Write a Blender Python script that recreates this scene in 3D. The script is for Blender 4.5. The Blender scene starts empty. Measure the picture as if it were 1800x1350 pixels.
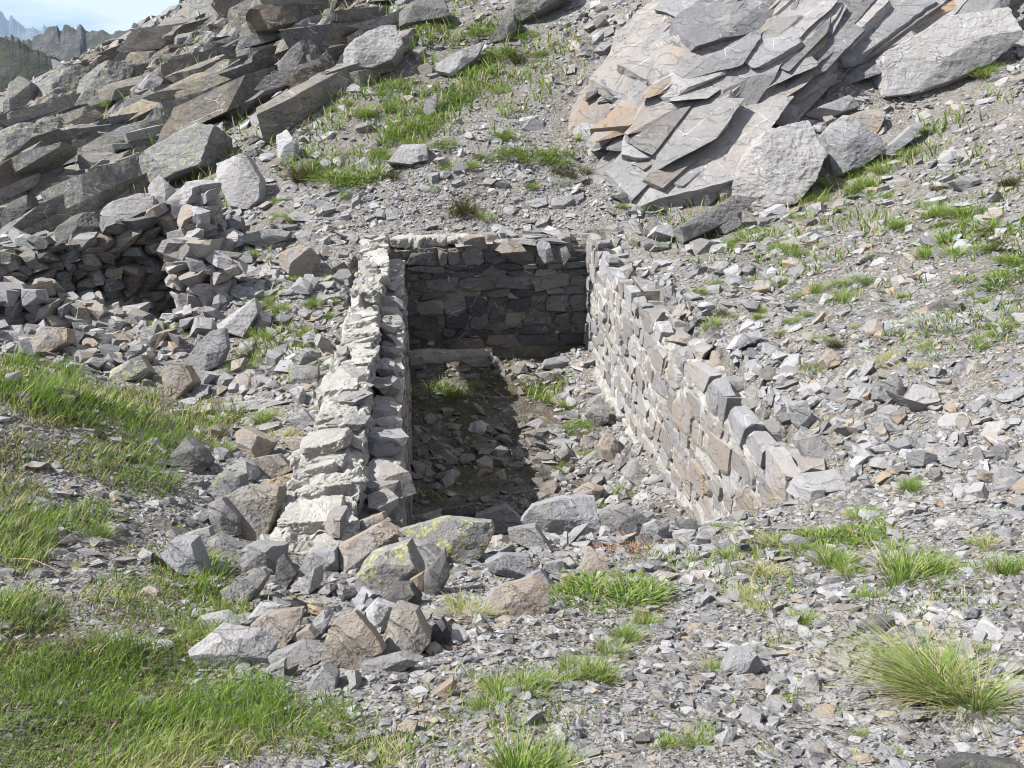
import bpy, bmesh, math, random, time
import numpy as np
from mathutils import Vector
T00 = time.time()
rng = np.random.default_rng(7)
random.seed(7)
S = bpy.context.scene
COL = S.collection

# ------------------------------------------------------------------ camera
F = 1500.0
PITCH = math.radians(22.3)
CAMZ = 5.0
cp, sp = math.cos(PITCH), math.sin(PITCH)
FW = np.array([0, cp, -sp]); UP = np.array([0, sp, cp]); RT = np.array([1.0, 0, 0])
CP = np.array([0, 0, CAMZ])
cam = bpy.data.cameras.new("camera"); camo = bpy.data.objects.new("camera", cam); COL.objects.link(camo)
cam.sensor_width = 36; cam.lens = 36 * F / 1800; cam.clip_end = 30000; cam.clip_start = 0.05
camo.location = CP; camo.rotation_euler = (math.pi / 2 - PITCH, 0, 0)
S.camera = camo

def ray(px, py):
    px = np.asarray(px, float); py = np.asarray(py, float)
    return FW + RT * ((px - 900) / F)[..., None] + UP * ((675 - py) / F)[..., None]
def proj(P):
    Q = np.asarray(P, float) - CP
    z = Q @ FW
    return 900 + F * (Q @ RT) / z, 675 - F * (Q @ UP) / z, z

# ------------------------------------------------------------------ noise
def _h(ix, iy, iz, seed):
    n = (ix.astype(np.int64) * 73856093) ^ (iy.astype(np.int64) * 19349663) ^ (iz.astype(np.int64) * 83492791) ^ (seed * 2654435)
    n = (n & 0xffffffff).astype(np.uint64)
    n = (n ^ (n >> np.uint64(15))) * np.uint64(2246822519) & np.uint64(0xffffffff)
    n = (n ^ (n >> np.uint64(13))) * np.uint64(3266489917) & np.uint64(0xffffffff)
    n = n ^ (n >> np.uint64(16))
    return n.astype(np.float64) / 4294967295.0
def vn(P, seed=0):
    P = np.asarray(P, float)
    if P.shape[-1] == 2: P = np.concatenate([P, np.zeros(P.shape[:-1] + (1,))], -1)
    I = np.floor(P); f = P - I; f = f * f * (3 - 2 * f)
    ix, iy, iz = I[..., 0], I[..., 1], I[..., 2]
    r = 0
    for a in (0, 1):
        for b in (0, 1):
            for c in (0, 1):
                w = (f[..., 0] if a else 1 - f[..., 0]) * (f[..., 1] if b else 1 - f[..., 1]) * (f[..., 2] if c else 1 - f[..., 2])
                r = r + w * _h(ix + a, iy + b, iz + c, seed)
    return r * 2 - 1
def fbm(P, o=4, seed=0, g=.5):
    r = 0; a = 1
    for k in range(o):
        r = r + a * vn(P * 2.03 ** k + 17.3 * k, seed + k); a *= g
    return r
def cells(p, q, Lp, Lq, seed, tq=1.0, tp=.3):
    """plate relief: nearest jittered cell gives an offset and a tilt (saw-tooth ledges)"""
    P = p / Lp; Q = q / Lq
    ip = np.floor(P); iq = np.floor(Q)
    best = np.full(P.shape, 1e9); val = np.zeros(P.shape); sec = np.full(P.shape, 1e9)
    for a in (-1, 0, 1):
        for b in (-1, 0, 1):
            cx = ip + a; cy = iq + b; z = np.zeros_like(cx)
            sx = cx + _h(cx, cy, z, seed); sy = cy + _h(cx, cy, z, seed + 1)
            d = np.hypot(P - sx, Q - sy)
            o = _h(cx, cy, z, seed + 2); t1 = _h(cx, cy, z, seed + 3) - .5; t2 = _h(cx, cy, z, seed + 4)
            v = o + tq * (.3 + t2) * (Q - sy) + tp * t1 * (P - sx)
            m = d < best
            sec = np.where(m, best, np.minimum(sec, d))
            best = np.where(m, d, best); val = np.where(m, v, val)
    return val, sec - best

# ------------------------------------------------------------------ terrain
ctl = [(900,1350,1.75),(900,1200,2.35),(900,1100,3.1),(900,1000,4.1),(900,945,4.95),
 (1450,900,5.05),(1240,640,7.8),(1100,500,10.7),(1045,450,12.6),
 (1800,900,4.4),(1800,600,6.3),(1800,400,9.0),(1800,200,13),(1800,50,18),(1600,500,8.5),(1600,750,5.8),(1400,400,12.0),(1420,370,13.2),
 (1500,300,14.5),(1650,200,15.5),(1750,80,19),(1200,400,13.6),(1100,350,14.6),(1300,0,18.6),(1200,150,17.0),(1600,0,20.5),(1080,200,17.0),(1080,0,21),(1350,230,15.6),
 (900,395,13.9),(900,300,15.2),(900,200,17.2),(900,100,19.8),(900,0,23),(700,400,13.9),(700,200,18),(700,0,24.5),
 (600,400,13.9),(600,300,15.8),(600,200,18.3),(600,100,21.5),(600,0,26),
 (400,400,14.3),(400,300,17),(400,200,21),(400,100,27),(420,0,34),
 (200,400,15),(200,300,19),(200,200,26),(200,120,34),(0,400,16),(0,300,20),(0,200,28),
 (0,175,31),(75,135,36),(190,75,40),(280,40,41),(340,32,42),
 (0,1350,1.75),(0,1100,2.9),(0,900,4.0),(0,750,5.2),(0,660,6.2),(200,710,6.9),(250,550,12),(100,590,10.5),(300,680,9),(400,740,7.9),(400,775,7.1),
 (500,850,5.9),(480,950,4.9),(300,900,4.8),(300,800,5.9),(500,750,7.3),(550,650,9.3),(600,550,11.3),(620,480,12.5),(500,500,12),(400,550,11.3),
 (480,600,10.3),(300,1000,3.9),(300,1150,2.75),(600,1150,2.75),(600,1000,4.1),(1300,1000,3.95),(1600,1000,3.65),(1800,1000,3.4),(1800,1200,2.15),
 (1800,1350,1.6),(1200,950,4.7),(1200,1150,2.75),(1450,1200,2.3),(1700,700,5.8),(1300,560,8.8)]
C = np.array(ctl, float)
R_ = ray(C[:, 0], C[:, 1]); t_ = C[:, 2] / R_[:, 1]
CW = CP + R_ * t_[:, None]
extra = [(0,0,3.5),(-3,0,3.4),(3.5,0,3.8),(0,-4,4.0),(-8,-4,3.6),(8,-4,4.8),(-8,2,3.0),(8,3,4.0),(12,8,5.6),(16,16,8),(20,26,12),(12,30,12),(0,32,9.6),(-10,40,9),
 (-12,8,1.6),(-18,14,0.6),(-30,26,-1.5),(-45,40,-10),(-30,52,-4),(-20,60,0),(-60,10,-14),(-60,80,-20),(0,70,16),(40,40,26),(40,0,14),(-40,-10,-4),(60,70,40),(0,-20,5),(-15,52,3.5),(-8,56,8)]
CW = np.vstack([CW, np.array(extra, float)])
def tps_fit(X, z, lam=.02):
    n = len(X); d2 = ((X[:, None] - X[None]) ** 2).sum(-1)
    K = .5 * d2 * np.log(d2 + 1e-9) + lam * np.eye(n)
    A = np.zeros((n + 3, n + 3)); A[:n, :n] = K; A[:n, n] = 1; A[:n, n+1:] = X; A[n, :n] = 1; A[n+1:, :n] = X.T
    return np.linalg.solve(A, np.concatenate([z, [0, 0, 0]]))
XC = CW[:, :2]; WT = tps_fit(XC, CW[:, 2])
def tps(x, y):
    sh = x.shape; x = x.ravel(); y = y.ravel(); out = WT[-3] + WT[-2] * x + WT[-1] * y
    for i in range(len(XC)):
        d2 = (x - XC[i, 0]) ** 2 + (y - XC[i, 1]) ** 2
        out = out + WT[i] * .5 * d2 * np.log(d2 + 1e-9)
    return out.reshape(sh)
# hut frame
HA = np.array([-.1115, .9938]); HR = np.array([.9938, .1115]); HO = np.array([-1.68, 13.0])
def hut(u, v): return HO[0] + u * HR[0] + v * HA[0], HO[1] + u * HR[1] + v * HA[1]
def hutinv(x, y):
    dx = x - HO[0]; dy = y - HO[1]
    return dx * HR[0] + dy * HR[1], dx * HA[0] + dy * HA[1]
def graded(a, b, dense0, dense1, h0, growth=1.06, hmax=2.5):
    c = list(np.arange(dense0, dense1, h0)); h = h0; p = c[-1]
    while p < b: h = min(h * growth, hmax); p += h; c.append(p)
    h = h0; p = c[0]; l = []
    while p > a: h = min(h * growth, hmax); p -= h; l.append(p)
    return np.array(l[::-1] + c)
XS = graded(-75, 70, -6.5, 8.5, .045); YS = graded(-22, 95, .6, 19, .045)
GX, GY = np.meshgrid(XS, YS)
Z = tps(GX, GY)
P2 = np.stack([GX, GY], -1)
dist = np.hypot(GX, GY)
Z += fbm(P2 * .55, 3, 3) * np.clip(dist * .006, 0, .13) + fbm(P2 * 2.3, 3, 9) * .03 + fbm(P2 * 8, 2, 12) * .012
hu, hv = hutinv(GX, GY)
inner = np.interp(hv, [-9.2, -8.1, -7.4, -6.2, -4.9, -3.5, 0], [6, 1.75, .95, .35, .05, 0, .05]) + fbm(P2 * 1.7, 3, 31) * .06
rub = np.clip((hu - 2.1) / .9, 0, 1) * .22 * (1 + .5 * vn(P2 * 1.3, 5))   # rubble banked along the right wall foot
inner = inner + rub
inm = (hu > -.22) & (hu < 3.2) & (hv > -9.2) & (hv < .28)
Z = np.where(inm, np.minimum(Z, inner), Z)
# trench added outside the left wall's doorway so sun reaches the floor
tr = np.clip((1 - np.abs(hv + .78) / .75) * 4, 0, 1) * np.clip((hu + .80) / .2, 0, 1) * (hu < -.2)
Z = Z - tr * np.clip(Z - .55, 0, 2)
ps = (GX + 7.2) * .637 - (GY - 11.9) * .771
pit = np.clip((GX + 7.3) / .4, 0, 1) * np.clip((-4.6 - GX) / .15, 0, 1) * np.clip((GY - 11.0) / 1.1, 0, 1) * np.clip(ps / .12 + 1, 0, 1)
pit = pit * pit * (3 - 2 * pit)
Z = Z * (1 - pit) + np.minimum(Z, .85) * pit
def H(x, y):
    x = np.asarray(x, float); y = np.asarray(y, float)
    i = np.clip(np.searchsorted(XS, x) - 1, 0, len(XS) - 2); j = np.clip(np.searchsorted(YS, y) - 1, 0, len(YS) - 2)
    fx = np.clip((x - XS[i]) / (XS[i+1] - XS[i]), 0, 1); fy = np.clip((y - YS[j]) / (YS[j+1] - YS[j]), 0, 1)
    return (Z[j, i] * (1-fx) * (1-fy) + Z[j, i+1] * fx * (1-fy) + Z[j+1, i] * (1-fx) * fy + Z[j+1, i+1] * fx * fy)
def Nrm(x, y, e=.12):
    gx = (H(x + e, y) - H(x - e, y)) / (2 * e); gy = (H(x, y + e) - H(x, y - e)) / (2 * e)
    n = np.stack([-gx, -gy, np.ones_like(gx)], -1)
    return n / np.linalg.norm(n, axis=-1, keepdims=True)
TT = np.geomspace(1.0, 75, 420)
def hit(px, py):
    """where the sight line of a photo pixel meets the ground"""
    px = np.atleast_1d(np.asarray(px, float)); py = np.atleast_1d(np.asarray(py, float))
    D = ray(px, py); out = np.zeros((len(px), 3)); ok = np.zeros(len(px), bool)
    for s in range(0, len(px), 20000):
        d = D[s:s+20000]
        P = CP + d[:, None] * TT[None, :, None]
        g = P[..., 2] - H(P[..., 0], P[..., 1])
        below = g < 0
        k = np.argmax(below, 1); o = below.any(1) & (k > 0)
        k = np.maximum(k, 1); r = np.arange(len(d))
        g0 = g[r, k-1]; g1 = g[r, k]; f = g0 / (g0 - g1 + 1e-9)
        t = TT[k-1] + (TT[k] - TT[k-1]) * np.clip(f, 0, 1)
        out[s:s+20000] = CP + d * t[:, None]; ok[s:s+20000] = o
    return out, ok

# ------------------------------------------------------------------ mesh helpers
def mesh(name, V, Fc, mat=None, attrs=None, smooth=False):
    me = bpy.data.meshes.new(name)
    V = np.asarray(V, np.float32); Fc = np.asarray(Fc, np.int32); k = Fc.shape[1]
    me.vertices.add(len(V)); me.vertices.foreach_set("co", V.ravel())
    me.loops.add(Fc.size); me.loops.foreach_set("vertex_index", Fc.ravel())
    me.polygons.add(len(Fc)); me.polygons.foreach_set("loop_start", np.arange(0, Fc.size, k, dtype=np.int32))
    me.update(calc_edges=True)
    me.polygons.foreach_set("use_smooth", np.full(len(Fc), smooth))
    if attrs is not None:
        a = me.color_attributes.new("tint", 'FLOAT_COLOR', 'POINT')
        A = np.ones((len(V), 4), np.float32); A[:, :3] = attrs
        a.data.foreach_set("color", A.ravel())
    if mat: me.materials.append(mat)
    me.update()
    return me
def link(name, me, parent=None, label=None, cat=None, group=None, kind=None, loc=None):
    o = bpy.data.objects.new(name, me); COL.objects.link(o)
    if loc is not None: o.location = loc
    if parent is not None: o.parent = parent
    if label: o["label"] = label
    if cat: o["category"] = cat
    if group: o["group"] = group
    if kind: o["kind"] = kind
    return o
ICO = {}
def ico(l):
    if l not in ICO:
        bm = bmesh.new(); bmesh.ops.create_icosphere(bm, subdivisions=l, radius=1)
        V = np.array([v.co[:] for v in bm.verts]); Fc = np.array([[v.index for v in f.verts] for f in bm.faces]); bm.free()
        ICO[l] = (V / np.linalg.norm(V, axis=1, keepdims=True), Fc)
    return ICO[l]
def unit(v): v = np.asarray(v, float); return v / np.linalg.norm(v, axis=-1, keepdims=True)
def poly_rad(D, N, d, p=26):
    """radius of a convex body with slightly worn edges in the directions D"""
    a = np.maximum(D @ N.T, 0) / d
    return (a ** p).sum(1) ** (-1 / p)
def _hull(P):
    bm = bmesh.new()
    for p in P: bm.verts.new(p)
    bmesh.ops.convex_hull(bm, input=bm.verts)
    bmesh.ops.triangulate(bm, faces=bm.faces); bm.verts.index_update()
    V = np.array([v.co[:] for v in bm.verts]); Fc = np.array([[v.index for v in f.verts] for f in bm.faces]); bm.free(); return V, Fc
def refine(T, target):
    """split every edge longer than target at its middle; T is (n,3,3)"""
    for _ in range(40):
        L = np.linalg.norm(T - np.roll(T, -1, 1), axis=2); k = L.argmax(1); r = np.arange(len(T)); m = L[r, k] > target
        if not m.any(): break
        A = T[m]; k = k[m]; r = np.arange(len(A)); a = A[r, k]; b = A[r, (k+1) % 3]; c = A[r, (k+2) % 3]; mid = (a + b) / 2
        T = np.concatenate([T[~m], np.stack([a, mid, c], 1), np.stack([mid, b, c], 1)])
    return T
TG = {1: 3.0, 2: 5.5, 3: 10, 4: 20, 5: 36}
def rockV(ext, N, d, lvl, amp=.05, strata=None, seed=0, p=26, p_=None):
    p = max(p, 8) * (3.2 if p > 12 else 1)
    V0, F0 = _hull(N / np.asarray(d)[:, None]); X = []
    for f in F0:
        M = V0[f]
        if abs(np.linalg.det(M)) > 1e-9: X.append(np.linalg.solve(M, np.ones(3)))
    X = np.array(X); X = X[(np.abs(X) < 4 * np.array(ext)).all(1)]
    _, iu = np.unique(np.round(X / max(ext), 3), axis=0, return_index=True)
    V1, F1 = _hull(X[iu])
    T = refine(V1[F1], 2 * max(ext) / TG[lvl])
    V, inv = np.unique(np.round(T.reshape(-1, 3) / max(ext), 5), axis=0, return_inverse=True); V = V * max(ext); Fc = inv.reshape(-1, 3)
    Fc = Fc[(Fc[:, 0] != Fc[:, 1]) & (Fc[:, 1] != Fc[:, 2]) & (Fc[:, 0] != Fc[:, 2])]
    D = unit(V); r = poly_rad(D, N, np.asarray(d), p); V = D * r[:, None]
    s = max(ext); q = V / s
    n = fbm(q * 2.6 + seed, 5 if lvl > 3 else 3, seed % 1000, .6)
    st = 0
    if strata is not None:
        c = q @ strata; w = q * .8 + seed * 1.7
        tt = c * 6 + vn(w * 1.5, 3) * .8
        st = np.clip(np.abs((tt % 1) - .5) * 6, 0, 1) * .5 * (vn(w * 1.3, 8) > -.1)
    hf = fbm(q * 11 + seed, 3, seed % 777, .6) if lvl > 3 else 0
    V = V + D * ((n * .6 + st * .35 + hf * .35) * amp * np.minimum(r, s))[:, None]
    return V, Fc
def wallrock(ext, r, lvl=3, amp=.05):
    """roughly squared stone with a flat face looking along +z"""
    ext = np.array(ext, float); N = []; d = []
    def pl(n, k):
        n = np.array(n, float); n = unit(n) / ext; L = np.linalg.norm(n); N.append(n / L); d.append(k / L)
    for i in range(4):
        a = i * math.pi / 2 + r.uniform(-.3, .3); pl((math.cos(a), math.sin(a), r.uniform(-.1, .1)), r.uniform(.88, 1.0))
    for i in range(int(r.integers(1, 5))):
        a = (int(r.integers(0, 4)) + .5) * math.pi / 2 + r.uniform(-.4, .4); pl((math.cos(a), math.sin(a), r.uniform(-.1, .1)), r.uniform(.92, 1.25))
    pl((r.uniform(-.04, .04), r.uniform(-.04, .04), 1), 1.0); pl((0, 0, -1), 1.0)
    for i in range(int(r.integers(1, 4))):
        a = r.uniform(0, 6.28); pl((math.cos(a), math.sin(a), r.uniform(.5, 1.1)), r.uniform(1.1, 1.3))
    return rockV(ext, np.array(N), np.array(d), lvl, amp, unit(np.array([.1, 1, .1])), int(r.integers(0, 9999)), 30)
def randrock(ext, r, lvl=3, amp=.045, nside=6, p=40, box=False):
    """angular block with half sizes ext, local z up"""
    ext = np.array(ext, float); N = []; d = []
    def pl(n, k): 
        n = np.array(n, float); n = unit(n) / ext; L = np.linalg.norm(n); N.append(n / L); d.append(k / L)
    if box:
        for i in range(4):
            a = i * math.pi / 2 + r.uniform(-.22, .22); pl((math.cos(a), math.sin(a), r.uniform(-.1, .1)), r.uniform(.9, 1.02))
        for i in range(int(r.integers(2, 5))):
            a = (int(r.integers(0, 4)) + .5) * math.pi / 2 + r.uniform(-.3, .3); pl((math.cos(a), math.sin(a), r.uniform(-.2, .2)), r.uniform(1.0, 1.3))
    else:
        k = int(r.integers(4, 7)); a0 = r.uniform(0, 6.28)
        for i in range(k):
            a = a0 + i * 2 * math.pi / k + r.uniform(-.35, .35); pl((math.cos(a), math.sin(a), r.uniform(-.45, .45)), r.uniform(.7, .95))
    for sgn in (1, -1): pl((r.uniform(-.18, .18), r.uniform(-.18, .18), sgn), r.uniform(.85, 1))
    for i in range(int(r.integers(3, 7))):
        n = r.normal(size=3); n[2] *= .8; pl(n, r.uniform(.85, 1.1))
    st = unit(np.array([r.uniform(-.2, .2), r.uniform(-.2, .2), 1]))
    return rockV(ext, np.array(N), np.array(d), lvl, amp, st, int(r.integers(0, 9999)), p)
class Acc:
    def __init__(s): s.V = []; s.F = []; s.A = []; s.n = 0
    def add(s, V, Fc, tint):
        s.V.append(V); s.F.append(Fc + s.n); s.n += len(V)
        t = np.asarray(tint, float); s.A.append(np.broadcast_to(t, (len(V), 3)) if t.ndim == 1 else t)
    def mesh(s, name, mat, smooth=False, origin=None):
        V = np.vstack(s.V)
        if origin is not None: V = V - np.asarray(origin)
        return mesh(name, V, np.vstack(s.F), mat, np.vstack(s.A), smooth)

# ------------------------------------------------------------------ materials
def nt(name):
    m = bpy.data.materials.new(name); m.use_nodes = True; t = m.node_tree; b = t.nodes["Principled BSDF"]
    return m, t, b
def nd(t, typ, **k):
    n = t.nodes.new(typ)
    for a, v in k.items():
        if a.startswith("i_"):
            n.inputs[int(a[2:]) if a[2:].isdigit() else a[2:]].default_value = v
        else: setattr(n, a, v)
    return n
def noise(t, co, sc, det=5, rough=.6, dist=0):
    n = nd(t, "ShaderNodeTexNoise"); n.inputs["Scale"].default_value = sc; n.inputs["Detail"].default_value = det
    n.inputs["Roughness"].default_value = rough; n.inputs["Distortion"].default_value = dist
    t.links.new(co, n.inputs["Vector"]); return n.outputs["Fac"]
def mr(t, v, a, b, c=0., d=1.):
    n = nd(t, "ShaderNodeMapRange"); t.links.new(v, n.inputs[0])
    for i, x in zip((1, 2, 3, 4), (a, b, c, d)): n.inputs[i].default_value = x
    return n.outputs[0]
def mth(t, op, a, b=None):
    n = nd(t, "ShaderNodeMath", operation=op)
    for i, x in enumerate((a, b)):
        if x is None: continue
        if isinstance(x, (int, float)): n.inputs[i].default_value = x
        else: t.links.new(x, n.inputs[i])
    return n.outputs[0]
def mixc(t, f, a, b, mode='MIX'):
    n = nd(t, "ShaderNodeMix", data_type='RGBA', blend_type=mode)
    for i, x in ((0, f), (6, a), (7, b)):
        if isinstance(x, (int, float)): n.inputs[i].default_value = x
        elif isinstance(x, tuple): n.inputs[i].default_value = x if len(x) == 4 else (*x, 1)
        else: t.links.new(x, n.inputs[i])
    return n.outputs[2]
def bump(t, b, h, dist, strength=1.0, prev=None):
    n = nd(t, "ShaderNodeBump"); n.inputs["Distance"].default_value = dist; n.inputs["Strength"].default_value = strength
    t.links.new(h, n.inputs["Height"])
    if prev is not None: t.links.new(prev, n.inputs["Normal"])
    return n.outputs[0]
def stone_mat(name, dark=(.06, .062, .067), light=(.37, .37, .38), warm=(.31, .24, .165), sc=1.0, veins=True, k=1.0):
    """tint: r = light/dark, g = warm share, b = lichen share"""
    m, t, b = nt(name); L = t.links.new
    co = nd(t, "ShaderNodeTexCoord").outputs["Object"]
    at = nd(t, "ShaderNodeAttribute", attribute_name="tint"); sx = nd(t, "ShaderNodeSeparateColor"); L(at.outputs["Color"], sx.inputs[0])
    r, g, bl = sx.outputs[0], sx.outputs[1], sx.outputs[2]
    n1 = noise(t, co, 2.2 * sc, 6, .65, .4); n2 = noise(t, co, 14 * sc, 6, .7); n3 = noise(t, co, 70 * sc, 4, .7)
    v = mth(t, 'ADD', r, mth(t, 'ADD', mth(t, 'MULTIPLY', mth(t, 'SUBTRACT', n1, .5), .55), mth(t, 'MULTIPLY', mth(t, 'SUBTRACT', n2, .5), .5)))
    base = mixc(t, mr(t, v, 0, 1), dark, light)
    wv = mth(t, 'MULTIPLY', g, mr(t, noise(t, co, 3.1 * sc, 4, .6), .3, .62))
    base = mixc(t, wv, base, warm)
    if veins:
        w = nd(t, "ShaderNodeTexVoronoi", feature='DISTANCE_TO_EDGE'); w.inputs["Scale"].default_value = 1.7 * sc
        mp = nd(t, "ShaderNodeMapping"); mp.inputs["Scale"].default_value = (1, .4, 1.4)
        ad = mixc(t, .12, co, nd(t, "ShaderNodeTexNoise", i_2=3.0).outputs["Color"]); L(ad, mp.inputs[0]); L(mp.outputs[0], w.inputs["Vector"])
        vf = mth(t, 'MULTIPLY', mr(t, w.outputs["Distance"], .0, .012, .7, 0), mr(t, n1, .5, .6))
        base = mixc(t, vf, base, (.62, .6, .56))
    ls = noise(t, co, 9 * sc, 5, .62); lv = mth(t, 'MULTIPLY', mth(t, 'MULTIPLY', mr(t, ls, .50, .56), mr(t, noise(t, co, 38 * sc, 4, .7), .46, .54)), bl)
    base = mixc(t, lv, base, mixc(t, n2, (.30, .33, .10), (.50, .50, .20)))
    gs = mth(t, 'MULTIPLY', mr(t, noise(t, co, 22 * sc, 4, .6), .62, .68), .2)
    base = mixc(t, gs, base, (.42, .42, .38))
    base = mixc(t, mr(t, n3, .25, .75, .72, 1.25), (0, 0, 0), base, 'MIX') if False else base
    hm = nd(t, "ShaderNodeBrightContrast"); L(base, hm.inputs[0]); L(mr(t, n3, .3, .7, -.018, .018), hm.inputs[1])
    L(hm.outputs[0], b.inputs["Base Color"]); b.inputs["Roughness"].default_value = .82
    b.inputs["Specular IOR Level"].default_value = .3
    mp2 = nd(t, "ShaderNodeMapping"); mp2.inputs["Scale"].default_value = (.35, .35, 3.2); mp2.inputs["Rotation"].default_value = (.5, -.45, 0); L(co, mp2.inputs[0])
    s1 = noise(t, mp2.outputs[0], 9 * sc, 7, .7, .3)
    vc = nd(t, "ShaderNodeTexVoronoi", feature='DISTANCE_TO_EDGE'); vc.inputs["Scale"].default_value = 4.5 * sc
    mc = nd(t, "ShaderNodeMapping"); mc.inputs["Scale"].default_value = (.28, .5, 2.6); mc.inputs["Rotation"].default_value = (.35, .6, .2); dn = nd(t, "ShaderNodeTexNoise", i_2=2.5, i_3=6.0); L(co, dn.inputs["Vector"]); L(mixc(t, .35, co, dn.outputs["Color"]), mc.inputs[0]); L(mc.outputs[0], vc.inputs["Vector"])
    ck = mth(t, 'MAXIMUM', mr(t, vc.outputs["Distance"], 0, .03), mr(t, n1, .50, .44))
    o = bump(t, b, ck, .02 / sc, .9); o = bump(t, b, s1, .03 / sc * k, .35, o); o = bump(t, b, n2, .035 / sc * k, .9, o); o = bump(t, b, n3, .006 / sc * k, .8, o)
    L(o, b.inputs["Normal"])
    return m
M_stone = stone_mat("slate_stone")
M_bed = stone_mat("bedrock_slate", sc=.7, dark=(.055, .055, .058), light=(.37, .37, .375), warm=(.31, .225, .145))
M_small = stone_mat("scree_slate", sc=2.2, veins=False, dark=(.06, .062, .068), light=(.37, .37, .38), warm=(.31, .25, .18))
def mortar_mat(name="lime_mortar", ca=(.45, .43, .385), cb=(.74, .72, .67)):
    m, t, b = nt(name); L = t.links.new
    co = nd(t, "ShaderNodeTexCoord").outputs["Object"]
    n1 = noise(t, co, 3, 6, .7); n2 = noise(t, co, 26, 5, .7); n3 = noise(t, co, 110, 3, .7)
    c = mixc(t, mr(t, n1, .3, .7), ca, cb)
    c = mixc(t, mr(t, n2, .60, .72, 0, .5), c, (.36, .33, .29))
    vo = nd(t, "ShaderNodeTexVoronoi"); vo.inputs["Scale"].default_value = 34; L(co, vo.inputs["Vector"])
    c = mixc(t, mr(t, vo.outputs["Distance"], .08, .18, .5, 0), c, (.42, .41, .39))
    c = mixc(t, mr(t, noise(t, co, 1.6, 5, .7), .52, .66, 0, .45), c, (.33, .31, .28)); L(c, b.inputs["Base Color"]); b.inputs["Roughness"].default_value = .95; b.inputs["Specular IOR Level"].default_value = .2
    o = bump(t, b, n2, .05, 1); o = bump(t, b, n3, .02, 1, o); L(o, b.inputs["Normal"])
    return m
M_mortar = mortar_mat()
def ground_mat():
    """tint: r = humus/grass share and painted floor shade, g = bare soil share"""
    m, t, b = nt("gravelly_soil"); L = t.links.new
    co = nd(t, "ShaderNodeTexCoord").outputs["Object"]
    at = nd(t, "ShaderNodeAttribute", attribute_name="tint"); sx = nd(t, "ShaderNodeSeparateColor"); L(at.outputs["Color"], sx.inputs[0])
    n1 = noise(t, co, 1.3, 6, .65); n2 = noise(t, co, 12, 6, .7); n3 = noise(t, co, 60, 4, .7)
    vo = nd(t, "ShaderNodeTexVoronoi"); vo.inputs["Scale"].default_value = 26; vo.inputs["Randomness"].default_value = 1; L(co, vo.inputs["Vector"])
    vo2 = nd(t, "ShaderNodeTexVoronoi"); vo2.inputs["Scale"].default_value = 64; L(co, vo2.inputs["Vector"])
    soil = mixc(t, mr(t, n2, .3, .7), (.115, .095, .072), (.24, .21, .17))
    sep = nd(t, "ShaderNodeSeparateColor"); L(vo.outputs["Color"], sep.inputs[0])
    peb = mixc(t, sep.outputs[0], (.11, .11, .115), (.32, .315, .305))
    sep2 = nd(t, "ShaderNodeSeparateColor"); L(vo2.outputs["Color"], sep2.inputs[0])
    peb2 = mixc(t, sep2.outputs[0], (.11, .11, .105), (.32, .305, .285))
    c = mixc(t, mth(t, 'GREATER_THAN', sep2.outputs[1], .45), soil, peb2)
    c = mixc(t, mth(t, 'MULTIPLY', mth(t, 'GREATER_THAN', sep.outputs[1], .5), mr(t, n1, .35, .55)), c, peb)
    hum = mixc(t, n2, (.038, .031, .02), (.12, .10, .055))
    c = mixc(t, sx.outputs[0], c, hum)
    L(c, b.inputs["Base Color"]); b.inputs["Roughness"].default_value = .95; b.inputs["Specular IOR Level"].default_value = .15
    o = bump(t, b, n2, .05, .7); o = bump(t, b, vo.outputs["Distance"], -.025, .9, o); o = bump(t, b, vo2.outputs["Distance"], -.01, .9, o)
    L(o, b.inputs["Normal"])
    return m
M_ground = ground_mat()
def leaf_mat(name, cA, cB, dry=(.42, .34, .17), tr=.35):
    """tint: r = mix A-B, g = dryness, b = 0 root .. 1 tip"""
    m, t, b = nt(name); L = t.links.new
    at = nd(t, "ShaderNodeAttribute", attribute_name="tint"); sx = nd(t, "ShaderNodeSeparateColor"); L(at.outputs["Color"], sx.inputs[0])
    c = mixc(t, sx.outputs[0], cA, cB); c = mixc(t, sx.outputs[1], c, dry)
    L(c, b.inputs["Base Color"]); b.inputs["Roughness"].default_value = .6; b.inputs["Specular IOR Level"].default_value = .25
    tl = nd(t, "ShaderNodeBsdfTranslucent"); L(c, tl.inputs[0]); mx = nd(t, "ShaderNodeMixShader"); mx.inputs[0].default_value = tr
    L(b.outputs[0], mx.inputs[1]); L(tl.outputs[0], mx.inputs[2]); L(mx.outputs[0], t.nodes["Material Output"].inputs[0])
    return m
M_grass = leaf_mat("grass_blade", (.06, .13, .012), (.22, .37, .045), (.50, .42, .25))
M_dark = leaf_mat("dark_clump_blade", (.03, .055, .012), (.10, .13, .03), (.22, .14, .07))
M_herb = leaf_mat("herb_leaf", (.065, .13, .02), (.21, .31, .055))
M_silver = leaf_mat("silvery_leaf", (.26, .31, .28), (.42, .46, .42), tr=.15)
M_red = leaf_mat("reddish_moss", (.16, .05, .03), (.24, .11, .06), tr=.1)
M_flower = leaf_mat("yellow_petal", (.75, .62, .15), (.8, .75, .4), tr=.3)
M_violet = leaf_mat("violet_petal", (.16, .10, .55), (.25, .18, .7), tr=.3)

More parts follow.
